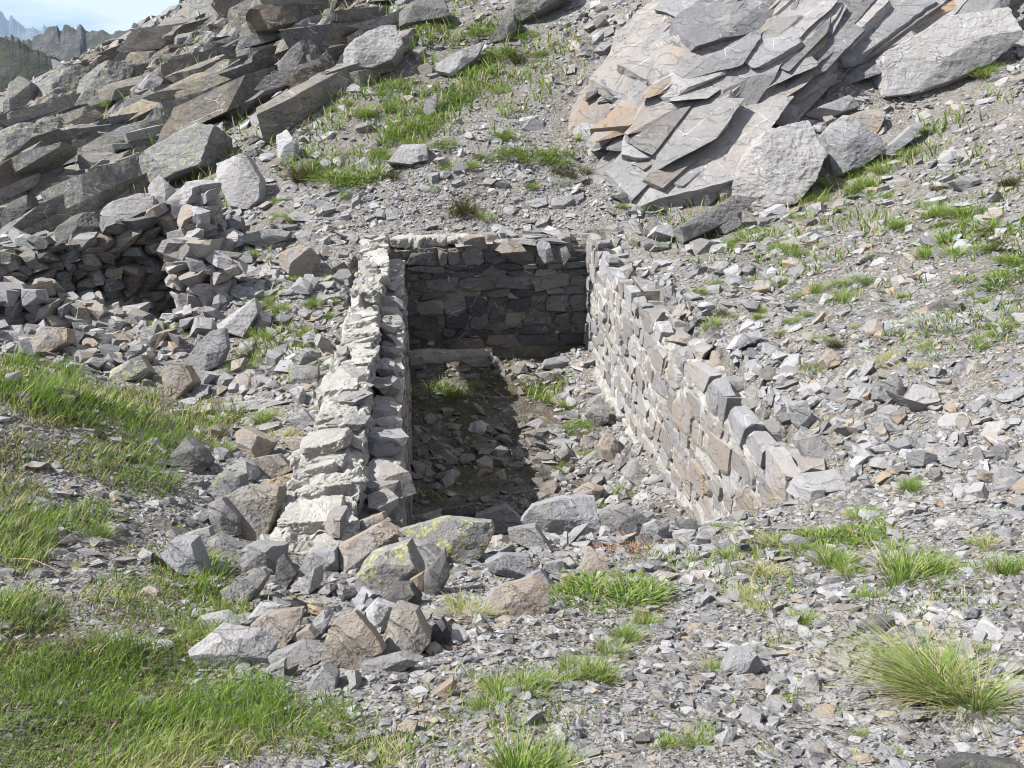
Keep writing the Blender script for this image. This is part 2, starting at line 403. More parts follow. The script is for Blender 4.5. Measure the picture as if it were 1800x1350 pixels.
# ------------------------------------------------------------------ vegetation zones (photo pixels -> ground)
LAWN = [(150,1250,270,150,1.0),(40,1130,120,80,.9),(300,1080,140,70,.55),(350,1130,60,60,.9),(330,1010,70,60,.6),(230,1060,90,50,.7),(420,1260,110,80,.6),
 (50,670,110,48,1.0),(160,720,150,40,.9),(270,765,130,35,.75),(370,735,60,28,.7),(180,800,120,40,.7),(20,810,60,50,.6),(40,950,60,60,.8),(130,910,90,30,.3),
 (250,850,70,30,.4),(30,880,60,40,.5),(560,1290,120,60,.3)]
def zmask(px, py, zones):
    m = np.zeros(np.shape(px))
    for (cx, cy, rx, ry, w) in zones:
        d = ((px - cx) / rx) ** 2 + ((py - cy) / ry) ** 2
        m = np.maximum(m, w * np.clip(1.6 - 1.25 * d, 0, 1))
    return m
GREEN = [(560,290,70,25,.7),(620,305,60,20,.8),(740,215,70,25,.7),(700,240,60,25,.6),(860,120,80,30,.6),(790,170,60,20,.6),(930,95,60,25,.5),(680,160,70,40,.4),
 (720,70,60,40,.4),(780,30,60,30,.4),(470,570,50,40,.35),(1330,420,120,25,.4),(1520,300,110,45,.35),(1720,400,100,35,.45),(1500,470,140,60,.25),(1700,500,120,60,.25),
 (1450,970,150,25,.5),(1560,1000,120,25,.5),(1070,1060,100,35,.6),(700,1320,140,40,.3),(850,1230,140,40,.3),(960,690,60,25,.4),(290,570,40,18,.7),(1380,1040,80,30,.3),
 (500,520,30,50,.3),(980,100,50,50,.3),(640,120,40,40,.3),(1000,215,130,80,.1),
 (680,140,170,140,.34),(830,150,150,70,.4),(1450,400,330,100,.3),(1650,470,200,170,.28),(1350,1000,330,60,.25),(500,560,70,130,.3),(1720,260,110,120,.3),(900,1230,170,60,.3),(340,220,230,140,.24),(750,40,200,60,.4),(560,230,130,80,.3),(1640,1040,180,50,.3),(300,1000,200,120,.3),(1300,1280,200,80,.2)]

gpx, gpy, gz = proj(np.stack([GX, GY, Z], -1).reshape(-1, 3))
front = gz > .3
gm = np.zeros(GX.size)
nzz = fbm(P2.reshape(-1, 2) * 3.1, 3, 44) * .35
gm = np.where(front, np.clip(zmask(gpx, gpy, LAWN) + nzz * (zmask(gpx, gpy, LAWN) > .05), 0, 1) * .9, 0)
gm = np.maximum(gm, np.where((inm & (hv > -7)).ravel(), np.clip(.75 + nzz - np.clip(hu.ravel() - 1.7, 0, 1) * .6, 0, .9), 0))  # ruin floor humus, strengthened on the left to paint the wall's shade
gm = np.maximum(gm, np.where(front, np.clip(zmask(gpx, gpy, GREEN) * (.55 + nzz), 0, 1), 0))
nx, ny = len(XS), len(YS)
idx = np.arange(nx * ny).reshape(ny, nx)
FQ = np.stack([idx[:-1, :-1], idx[:-1, 1:], idx[1:, 1:], idx[1:, :-1]], -1).reshape(-1, 4)
VG = np.stack([GX, GY, Z], -1).reshape(-1, 3)
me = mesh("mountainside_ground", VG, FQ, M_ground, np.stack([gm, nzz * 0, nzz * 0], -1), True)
link("mountainside_ground", me, kind="structure", label="stony mountainside of gravel and bare soil rising behind the roofless ruin")
print("terrain", len(VG), time.time() - T00)

# ------------------------------------------------------------------ bedrock outcrops (plate relief on the slope)
SKX = [-600, 0, 20, 45, 68, 75, 110, 150, 190, 230, 270, 330, 342, 352, 380]; SKY = [240, 200, 165, 148, 155, 132, 112, 92, 68, 52, 34, 30, 12, -5, -400]
def skyline(px): return np.interp(px, SKX, SKY)
def bedrock(name, x0, x1, y0, y1, res, zones, strike, amps, label, sizes, tint, base_off=-.35, seed=1, zexp=1.0, rough=(.04, .015)):
    xs = np.arange(x0, x1, res); ys = np.arange(y0, y1, res)
    X, Y = np.meshgrid(xs, ys)
    base = H(X, Y)
    px, py, zz = proj(np.stack([X, Y, base], -1).reshape(-1, 3)); px = px.reshape(X.shape); py = py.reshape(X.shape)
    m = np.zeros(X.shape)
    for (cx, cy, rx, ry, ang, w) in zones:
        a = math.radians(ang); dx = px - cx; dy = -(py - cy)
        u = (dx * math.cos(a) + dy * math.sin(a)) / rx; v = (-dx * math.sin(a) + dy * math.cos(a)) / ry
        m = np.maximum(m, w * np.clip(2.0 * (1 - np.hypot(u, v)), 0, 1))
    m = m * np.clip(1 + .5 * fbm(np.stack([X, Y], -1) * .6, 3, seed + 70), .3, 1.3)
    s = unit(np.array(strike)); p = X * s[0] + Y * s[1]; q = X * s[1] - Y * s[0]      # q grows to the lower right
    wob = fbm(np.stack([X, Y], -1) * .35, 3, seed + 50) * .4
    relief = 0; crack = 0
    for i, ((lp, lq), a, tq) in enumerate(zip(sizes, amps[0], amps[1])):
        v, e = cells(p + wob * .4 * lp, q + wob * lq * .35, lp, lq, seed + 7 * i, tq)
        relief = relief + a * v
        crack = crack + np.clip(1 - e / .05, 0, 1) * a * .12
    relief = relief - crack
    relief = relief + fbm(np.stack([X, Y], -1) * 1.1, 4, seed + 90) * rough[0] + fbm(np.stack([p * 1.2, q * 7], -1), 4, seed + 91) * rough[1]
    Zb = base + base_off + m ** zexp * (relief + .35 - base_off * .9)
    for _ in range(6):
        qx, qy, qz = proj(np.stack([X, Y, Zb], -1).reshape(-1, 3)); over = np.clip(skyline(qx) + 2 - qy, 0, None) * qz / F
        Zb = Zb - over.reshape(Zb.shape)
    keep = m > .02
    k4 = keep[:-1, :-1] | keep[1:, 1:] | keep[1:, :-1] | keep[:-1, 1:]
    id_ = np.arange(X.size).reshape(X.shape)
    Fq = np.stack([id_[:-1, :-1], id_[:-1, 1:], id_[1:, 1:], id_[1:, :-1]], -1)[k4]
    used = np.unique(Fq); mp = np.full(X.size, -1); mp[used] = np.arange(len(used))
    V = np.stack([X, Y, Zb], -1).reshape(-1, 3)[used]
    pv = (p * .9 + q * .2).reshape(-1)[used]
    tv = vn(V * .8, seed + 3)
    A = np.stack([tint[0] + .18 * tv, np.clip(tint[1] + .5 * vn(V * .5, seed + 4), 0, 1), np.full(len(V), tint[2])], -1)
    me = mesh(name, V, mp[Fq], M_bed, A, False)
    o = link(name, me, label=label, cat="rock outcrop")
    return X, Y, Zb, m, o
bed1 = bedrock("rock_outcrop", -30, -1, 14.5, 46, .07,
    [(140,170,190,90,28,1.1),(60,260,140,60,32,.9),(330,150,230,75,32,1.1),(420,60,160,60,30,1.1),(560,60,190,45,32,.8),(250,290,220,36,32,.8),(620,110,80,50,35,.6),(120,110,120,40,32,1),(60,300,170,50,32,.8),(480,120,120,50,33,.9)],
    (1, 1.25), ((.14, .08, .05, .03), (.8, .8, .8, .8)),
    "long dark ledges of layered grey bedrock below the sky at upper left", ((5.5, 1.9), (2.0, .8), (.8, .28), (.3, .12)), (.32, .1, .2), seed=11)
bed2 = bedrock("slate_outcrop", 1.5, 15, 13.3, 26, .045,
    [(1230,130,190,150,35,1.0),(1180,210,150,110,40,.95),(1400,90,220,110,30,1.0),(1620,90,200,75,30,.9),(1500,20,260,60,20,1.0),(1250,40,200,90,35,1.0),(1180,290,100,60,40,.8),(1330,170,160,80,25,.8)],
    (1, .9), ((.16, .08, .04, .015), (.5, .5, .6, .6)),
    "pale cracked slate rock face with rusty orange patches at upper right", ((2.4, 1.0), (1.1, .42), (.45, .17), (.18, .07)), (.66, .25, .06), seed=23, rough=(.02, .004))
print("bedrock", time.time() - T00)
# the ground for things that lie on bedrock as well
def Hall(x, y):
    z = H(x, y)
    for X, Y, Zb, m, _o in (bed1, bed2):
        i = np.round((x - X[0, 0]) / (X[0, 1] - X[0, 0])).astype(int); j = np.round((y - Y[0, 0]) / (Y[1, 0] - Y[0, 0])).astype(int)
        ok = (i >= 0) & (j >= 0) & (i < X.shape[1]) & (j < X.shape[0])
        i = np.clip(i, 0, X.shape[1] - 1); j = np.clip(j, 0, X.shape[0] - 1)
        z = np.where(ok & (m[j, i] > .02), np.maximum(z, Zb[j, i]), z)
    return z
def Mbed(x, y):
    r = np.zeros(np.shape(x))
    for X, Y, Zb, m, _o in (bed1, bed2):
        i = np.round((x - X[0, 0]) / (X[0, 1] - X[0, 0])).astype(int); j = np.round((y - Y[0, 0]) / (Y[1, 0] - Y[0, 0])).astype(int)
        ok = (i >= 0) & (j >= 0) & (i < X.shape[1]) & (j < X.shape[0])
        i = np.clip(i, 0, X.shape[1] - 1); j = np.clip(j, 0, X.shape[0] - 1)
        r = np.where(ok, np.maximum(r, m[j, i]), r)
    return r

NS1, NS2, NG, HAZE = 850000, 70000, 800000, 1e-4
# ------------------------------------------------------------------ the roofless stone ruin
def hp(u, v, z):
    x, y = hut(np.asarray(u, float), np.asarray(v, float)); return np.stack([x, y, np.broadcast_to(z, np.shape(x))], -1)
def boxgrid(u0, u1, v0, v1, z0, zf, res=.035, amp=.035, seed=0):
    """lumpy block of masonry, top height zf(v); five faces, welded by a position based displacement"""
    Vs = []; Fs = []; n = 0
    def face(A, B, P):
        nonlocal n
        a, b = A.shape; id_ = np.arange(a * b).reshape(a, b) + n
        Fs.append(np.stack([id_[:-1, :-1], id_[:-1, 1:], id_[1:, 1:], id_[1:, :-1]], -1).reshape(-1, 4)); Vs.append(P.reshape(-1, 3)); n += a * b
    nv = max(2, int((v1 - v0) / res)); nu = max(2, int((u1 - u0) / res)); vv = np.linspace(v0, v1, nv); uu = np.linspace(u0, u1, nu)
    nz = max(2, int((np.max(zf(vv)) - z0) / res)); tz = np.linspace(0, 1, nz)
    for us in (u0, u1):
        A, B = np.meshgrid(vv, tz); face(A, B, np.stack([np.full(A.shape, us), A, z0 + (zf(A) - z0) * B], -1))
    for vs in (v0, v1):
        A, B = np.meshgrid(uu, tz); face(A, B, np.stack([A, np.full(A.shape, vs), z0 + (zf(np.full(A.shape, vs)) - z0) * B], -1))
    A, B = np.meshgrid(uu, vv); face(A, B, np.stack([A, B, zf(B)], -1))
    P = np.vstack(Vs)
    W = hp(P[:, 0], P[:, 1], 0 * P[:, 0]); W[:, 2] = P[:, 2]
    for k in range(3): W[:, k] += amp * (fbm(W * 3.5, 3, seed + 10 * k) * .8 + fbm(W * 16, 3, seed + 10 * k + 5) * .7)
    Q = np.vstack(Fs); return W, np.vstack([Q[:, :3], Q[:, [0, 2, 3]]])
def jag(seed, a=.06):
    def f(base):
        return lambda v: base(v) + a * vn(np.stack([v * 3.3, v * 0, v * 0], -1), seed) + a * .6 * vn(np.stack([v * 11, v * 0, v * 0], -1), seed + 1)
    return f
def wall_stones(acc, face, a0, a1, zlo, ztop, r, wr=(.14, .46), hr=(.08, .2), prot=(.01, .05), tint=(.55, .35, .0), lvl=2, skip=None, gap=1.):
    """stones laid in rough courses on one face of a wall. face = 'L' (u=0), 'R' (u=2.9), 'B' (v=0), 'O' (u=-.5, outside)"""
    z = zlo
    while z < 2.4:
        h = r.uniform(*hr); a = a0 + r.uniform(-.1, .1)
        while a < a1:
            w = r.uniform(*wr) * (1.25 if r.random() < .15 else 1); c = a + w / 2
            zt = ztop(np.array([c]))[0]
            zc = z + h / 2 + r.uniform(-.02, .02); hh = h * r.uniform(.85, 1.25)
            if zc + hh * .4 < zt + .05 and not (skip and skip(c, zc)) and c < a1 + .1:
                ext = np.array([w * .5, hh * .52, .07])
                V, Fc = wallrock(ext, r, lvl, .05)
                t = r.uniform(-.1, .1) ; V = np.stack([V[:, 0] * math.cos(t) - V[:, 1] * math.sin(t), V[:, 0] * math.sin(t) + V[:, 1] * math.cos(t), V[:, 2]], 1)
                V[:, 2] += V[:, 0] * r.uniform(-.05, .05) + V[:, 1] * r.uniform(-.08, .08)
                off = r.uniform(*prot) - .055
                if face == 'L': W = hp(off + V[:, 2], c + V[:, 0], 0)
                elif face == 'O': W = hp(-.52 - off - V[:, 2], c + V[:, 0], 0)
                elif face == 'R': W = hp(2.9 - off - V[:, 2], c + V[:, 0], 0)
                else: W = hp(c + V[:, 0], -off - V[:, 2], 0)
                W[:, 2] = zc + V[:, 1]
                acc.add(W, Fc, (tint[0] + r.uniform(-.25, .25), max(0, tint[1] + r.uniform(-.35, .35)), tint[2]))
            a += w + r.uniform(.01, .06) * gap
        z += h + r.uniform(.015, .045) * gap
ruin = link("roofless_ruin", None, label="roofless rectangular stone ruin with pale mortared walls sunk in the scree slope", cat="ruin")
def wpt(u, v, z): p = hp(u, v, z); return tuple(float(x) for x in np.append(p[:2], z))
def part(name, acc, mat, parent=ruin, label=None, smooth=False):
    o = link(name, acc.mesh(name, mat, smooth), parent)
    if label: o["label"] = label
    return o
r = np.random.default_rng(101)
# left side wall: door at the far end, little gap near the middle, broken front end
topL = jag(3)(lambda v: 1.74 + 0 * v)
core = Acc()
for (v0, v1, z0, f, u0) in ((-8.15, -3.3, -.3, topL, -.55), (-3.3, -3.0, -.3, lambda v: 1.33 + 0 * v, -.55), (-3.0, -1.5, -.3, topL, -.52), (-1.5, .3, 1.66, topL, -.44), (-.08, .3, -.3, topL, -.48)):
    V, Fc = boxgrid(u0, 0.0, v0, v1, z0, f, .03, .03, 5); core.add(V, Fc, (.5, .3, 0))
side_left = part("side_wall", core, M_mortar, label="near side wall in shade with pale mortar along its crest")
st = Acc()
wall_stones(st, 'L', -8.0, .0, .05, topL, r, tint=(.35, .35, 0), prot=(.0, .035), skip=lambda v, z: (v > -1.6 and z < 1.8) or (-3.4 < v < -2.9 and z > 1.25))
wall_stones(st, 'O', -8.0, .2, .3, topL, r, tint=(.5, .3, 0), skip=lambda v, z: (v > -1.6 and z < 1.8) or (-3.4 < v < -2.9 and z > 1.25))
v = -8.0
while v < .25:        # stones of the inner half of the wall crest, stepping down unevenly
    w = r.uniform(.13, .36)
    if not (-3.32 < v + w / 2 < -2.98):
        ext = np.array([r.uniform(.10, .15), w * .52, r.uniform(.05, .09)])
        V, Fc = randrock(ext, r, 3, .05); uc = -.145 + r.uniform(-.02, .02); zc = 1.75 + r.uniform(-.05, .09)
        V[:, 2] += V[:, 1] * r.uniform(-.35, .15) + V[:, 0] * r.uniform(-.15, .1)
        W = hp(uc + V[:, 0], v + w / 2 + V[:, 1], 0); W[:, 2] = zc + V[:, 2]
        st.add(W, Fc, (.62 + r.uniform(-.18, .15), r.uniform(0, .5), .05))
    v += w * .95
V, Fc = randrock(np.array([.08, .23, .05]), r, 3, .04); W = hp(-.055 + V[:, 0], -3.15 + V[:, 1], 0); W[:, 2] = 1.77 + V[:, 2]; st.add(W, Fc, (.6, .2, 0))
cap = Acc(); v = -8.2
for (v0, v1, w0, hh) in ((-8.45, -7.0, -.76, 1.96), (-7.0, -5.2, -.66, 2.05), (-5.2, -3.4, -.62, 2.04), (-3.4, -2.9, -.60, 1.72), (-2.9, -1.4, -.58, 2.05), (-1.4, .3, -.55, 2.03)):
    V, Fc = boxgrid(w0, -.27, v0, v1 + .03, 1.4 if v0 < -1.45 else 1.7, jag(int(-v0 * 10), .05)(lambda v, hh=hh: hh + 0 * v), .018, .055, 205); cap.add(V, Fc, (.5, .3, 0))
v = -8.2
while v < .25:        # rough lumps sitting in the mortar bed
    w = r.uniform(.10, .34)
    if -3.6 < v < -2.8: v += w; continue
    ext = np.array([r.uniform(.10, .19), w * .6, r.uniform(.06, .11)])
    V, Fc = randrock(ext, r, 4, .13, p=14, box=True); W = hp(-.42 - .1 * (v < -6) + r.uniform(-.06, .08) + V[:, 0], v + w / 2 + V[:, 1], 0)
    W[:, 2] = 2.0 + r.uniform(-.06, .05) + V[:, 2] + r.uniform(0, .25) * V[:, 0] - r.uniform(-.1, .25) * V[:, 1]; cap.add(W, Fc, (.5, .3, 0)); v += w * r.uniform(.7, 1.5)
for (u, v, z, e) in ((-.38, -8.3, 1.86, (.30, .24, .16)), (-.62, -8.0, 1.8, (.2, .4, .2)), (-.5, -8.65, 1.83, (.34, .3, .15)), (-.72, -8.9, 1.78, (.26, .25, .15)), (-.28, -8.55, 1.84, (.26, .2, .13)), (-.85, -9.15, 1.74, (.2, .2, .13)), (-.62, -9.05, 1.76, (.22, .2, .12)),
                     (-.62, -7.3, 1.8, (.14, .45, .22)), (-.6, -6.5, 1.8, (.12, .5, .25)), (-.58, -5.5, 1.75, (.12, .6, .3)), (-.55, -4.3, 1.7, (.11, .8, .35)), (-.54, -2.6, 1.7, (.1, .8, .35))):
    V, Fc = randrock(np.array(e), r, 5, .12, p=10); W = hp(u + V[:, 0], v + V[:, 1], 0); W[:, 2] = z + V[:, 2]; cap.add(W, Fc, (.5, .3, 0))
part("mortar_crest", cap, M_mortar, side_left)
for k in range(26):
    v = r.uniform(-8.3, .1); e = np.array([r.uniform(.05, .12), r.uniform(.07, .17), r.uniform(.03, .06)]); V, Fc = randrock(e, r, 3, .05); W = hp(-.46 + r.uniform(-.1, .1) + V[:, 0], v + V[:, 1], 0); W[:, 2] = 2.06 - .3 * (-3.6 < v < -2.8) + r.uniform(-.03, .03) + V[:, 2]
    st.add(W, Fc, (.55, .3, .05))
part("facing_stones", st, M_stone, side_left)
# right side wall, retaining the scree
topR = jag(13, .09)(lambda v: 2.0 - .10 * np.clip(-v - 5, 0, 3) * 0)
core = Acc(); V, Fc = boxgrid(2.9, 3.3, -8.6, .3, -.3, lambda v: topR(v) - .12, .03, .035, 61); core.add(V, Fc, (.5, .3, 0))
V, Fc = boxgrid(2.82, 3.1, -6.5, .0, -.3, lambda v: .24 + .03 * np.sin(v * 3), .03, .03, 66); core.add(V, Fc, (.5, .3, 0))
side_right = part("side_wall", core, M_mortar, label="sunlit side wall retaining the scree, grey stones in cream mortar")
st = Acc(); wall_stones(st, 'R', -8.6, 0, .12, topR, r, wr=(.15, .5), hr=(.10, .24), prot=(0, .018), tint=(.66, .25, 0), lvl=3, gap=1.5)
for (v, z, w, h) in ((-5.3, 1.35, .62, .42), (-6.4, 1.45, .55, .34), (-4.3, 1.6, .5, .3), (-7.1, 1.3, .5, .34), (-2.9, 1.5, .42, .26), (-5.9, .95, .4, .3), (-7.6, 1.6, .5, .3), (-3.6, 1.1, .36, .24)):
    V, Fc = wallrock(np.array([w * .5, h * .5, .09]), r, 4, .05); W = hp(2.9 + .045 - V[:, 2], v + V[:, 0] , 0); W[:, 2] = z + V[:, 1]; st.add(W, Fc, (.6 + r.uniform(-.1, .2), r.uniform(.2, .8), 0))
v = -8.4
while v < .2:       # loose top course leaning on the slope
    w = r.uniform(.10, .42)
    if r.random() < .5: v += w * r.uniform(.3, 1); continue
    V, Fc = randrock(np.array([r.uniform(.09, .2), w * .5, r.uniform(.03, .09)]), r, 3, .05); yw = r.uniform(-.6, .6); V[:, 0], V[:, 1] = V[:, 0] * math.cos(yw) - V[:, 1] * math.sin(yw), V[:, 0] * math.sin(yw) + V[:, 1] * math.cos(yw)
    W = hp(3.06 + r.uniform(-.05, .12) + V[:, 0], v + w / 2 + V[:, 1], 0); W[:, 2] = topR(np.array([v]))[0] - .075 + V[:, 2] + V[:, 0] * r.uniform(-.1, .2); st.add(W, Fc, (.55 + r.uniform(-.2, .2), r.uniform(0, .5), .05)); v += w * .9
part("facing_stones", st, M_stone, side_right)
# back wall
topB = jag(23, .07)(lambda u: 2.0 - .12 * u / 2.9)
def boxB():
    V, Fc = boxgrid(-.5, 3.3, .0, .5, -.3, lambda v: 1.9 + 0 * v, .03, .04, 71); return V, Fc
core = Acc(); V, Fc = boxB(); core.add(V, Fc, (.3, .3, 0))
M_shademortar = mortar_mat('shaded_mortar', (.17, .15, .125), (.34, .315, .27))  # earthy mortar copy, darkened to carry the back wall's shade
back = part("back_wall", core, M_shademortar, label="shaded back wall of dark blocks with loose stones on top")
st = Acc(); wall_stones(st, 'B', .02, 2.88, .28, topB, r, wr=(.12, .62), hr=(.08, .26), prot=(.0, .06), tint=(.12, .2, 0), lvl=3, gap=.35)  # stones tinted dark to deepen the wall's shade
for k in range(34):
    e = np.array([r.uniform(.08, .2), r.uniform(.07, .14), r.uniform(.035, .09)]); V, Fc = randrock(e, r, 3, .05)
    a = r.uniform(-.5, .5); u = r.uniform(.25, 3.0); W = hp(u + V[:, 0] * math.cos(a) - V[:, 1] * math.sin(a), r.uniform(-.02, .4) + V[:, 0] * math.sin(a) + V[:, 1] * math.cos(a), 0)
    W[:, 2] = 1.93 + r.uniform(-.04, .08) + V[:, 2]; st.add(W, Fc, (.5 + r.uniform(-.2, .2), r.uniform(0, .7), .08))
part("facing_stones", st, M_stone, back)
sm = Acc()
for k in range(60):   # mortar smears and lumps in the joints, and the white lump along the left top
    e = np.array([r.uniform(.03, .13), r.uniform(.02, .04), r.uniform(.02, .06)]); V, Fc = randrock(e, r, 3, .14, p=6)
    W = hp(r.uniform(.1, 2.8) + V[:, 0], .0 + V[:, 1], 0); W[:, 2] = r.uniform(.3, 1.9) + V[:, 2]
    one = Acc(); one.add(W, Fc, (.4, .3, 0)); part("mortar_lump", one, M_shademortar if k % 3 else M_mortar, back)
for k in range(9):
    e = np.array([r.uniform(.1, .18), r.uniform(.12, .2), r.uniform(.05, .09)]); V, Fc = randrock(e, r, 4, .12, p=6)
    W = hp(-.05 + k * .13 + V[:, 0], .2 + V[:, 1], 0); W[:, 2] = 2.0 + V[:, 2]; sm.add(W, Fc, (.4, .3, 0))
part("mortar_cap", sm, M_mortar, back)
pl = Acc(); V, Fc = boxgrid(.02, 1.35, -.16, .1, -.1, lambda v: .27 + 0 * v, .03, .018, 81); pl.add(V, Fc, (.4, .3, 0))
part("plinth", pl, M_mortar, back, label="pale mortar footing strip along the bottom")

# ------------------------------------------------------------------ single rocks, outlines traced in the photo, given real place, size and thickness
TINT = dict(g=(.5, .2, .05), b=(.62, 0, .1), t=(.55, .9, .05), w=(1.3, .1, 0), l=(.5, .2, .9), d=(.12, .15, .1), r=(.25, 1.4, 0), p=(.85, .25, .05), m=(.5, .7, .2), o=(.3, .1, .4))
LM = []   # landmarks for the labels of smaller stones
PLACED = []
rr = np.random.default_rng(55)
def poly_rock(label, kd, poly, depth=.75, y=None, name="boulder", group=None, lvl=None, landmark=None, mat=None):
    P = np.array(poly, float); cx, cy = P.mean(0); P = (P - [cx, cy]) * (1.12 if y is None and np.ptp(P[:, 0]) < 140 else 1.0) + [cx, cy]; w = np.ptp(P[:, 0]); h = np.ptp(P[:, 1])
    if y is None:
        Hh, ok = hit([cx, cx - w * .3, cx + w * .3], [P[:, 1].max() - .12 * h] * 3)
        Hh[:, 2] = Hall(Hh[:, 0], Hh[:, 1]) if False else Hh[:, 2]
        zc = float(np.median((Hh[ok] - CP) @ FW)) if ok.any() else 20.
    else: zc = float(y * cp + (CAMZ - 2.0) * sp)
    # where the sight line meets bedrock relief, sit on that
    sc = zc / F; W, Hh2 = w * sc, h * sc
    D = depth * min(W, Hh2) + .12 * max(W, Hh2)
    zc += D * .18; sc = zc / F
    X = (P[:, 0] - cx) * sc; Zz = -(P[:, 1] - cy) * sc
    Q = np.stack([X, Zz], 1); n = len(Q); area = 0
    for i in range(n): a = Q[i]; b = Q[(i + 1) % n]; area += a[0] * b[1] - b[0] * a[1]
    if area < 0: Q = Q[::-1]
    N = []; dd = []
    for i in range(n):
        a = Q[i]; b = Q[(i + 1) % n]; e = b - a; L = np.hypot(*e)
        if L < 1e-6: continue
        nn = np.array([e[1], -e[0]]) / L; d0 = float(nn @ a)
        if d0 < .03 * max(W, Hh2): d0 = .03 * max(W, Hh2)
        N.append(unit([nn[0], rr.uniform(-.12, .12), nn[1]])); dd.append(d0)
    ext = np.array([W / 2, D / 2, Hh2 / 2])
    for v_ in ((rr.uniform(-.25, .1), -1, rr.uniform(.05, .5)), (0, 1, 0)):
        N.append(unit(v_)); dd.append(D / 2)
    for k in range(rr.integers(2, 6)):
        q = np.array([rr.uniform(-1, 1), -rr.uniform(.6, 1.2), rr.uniform(-.6, 1)]); q = unit(q) / ext; L = np.linalg.norm(q)
        N.append(q / L); dd.append(rr.uniform(.86, 1.05) / L)
    px_big = max(w, h)
    if lvl is None: lvl = 5 if px_big > 120 else 4
    st = unit(np.array([rr.uniform(-.4, .4), rr.uniform(-.3, .3), 1.]))
    V, Fc = rockV(ext, np.array(N), np.array(dd), lvl, .045, st, int(rr.integers(0, 9999)), 30)
    c = CP + (FW + RT * ((cx - 900) / F) + UP * ((675 - cy) / F)) * zc
    Wd = c + V[:, :1] * RT + V[:, 1:2] * FW + V[:, 2:3] * UP
    org = np.array([c[0], c[1], Wd[:, 2].min()])
    t = np.array(TINT[kd]) + np.array([rr.uniform(-.08, .08), 0, 0]); t = np.maximum(t, 0)
    me_ = mesh(name, Wd - org, Fc, mat or M_stone, np.broadcast_to(t, (len(V), 3)))
    o = link(name, me_, label=label, cat="rock", loc=org, group=group)
    PLACED.append((cx, cy, w, h, c[0], c[1], max(W, Hh2)))
    LM.append((landmark or label, cx, cy))
    return o
G1 = "stones heaped at the front of the ruin"; G2 = "rocks and slabs below the ledges at upper left"; G3 = "boulders fallen below the pale rock face"; G4 = "stones lying on the ruin floor"
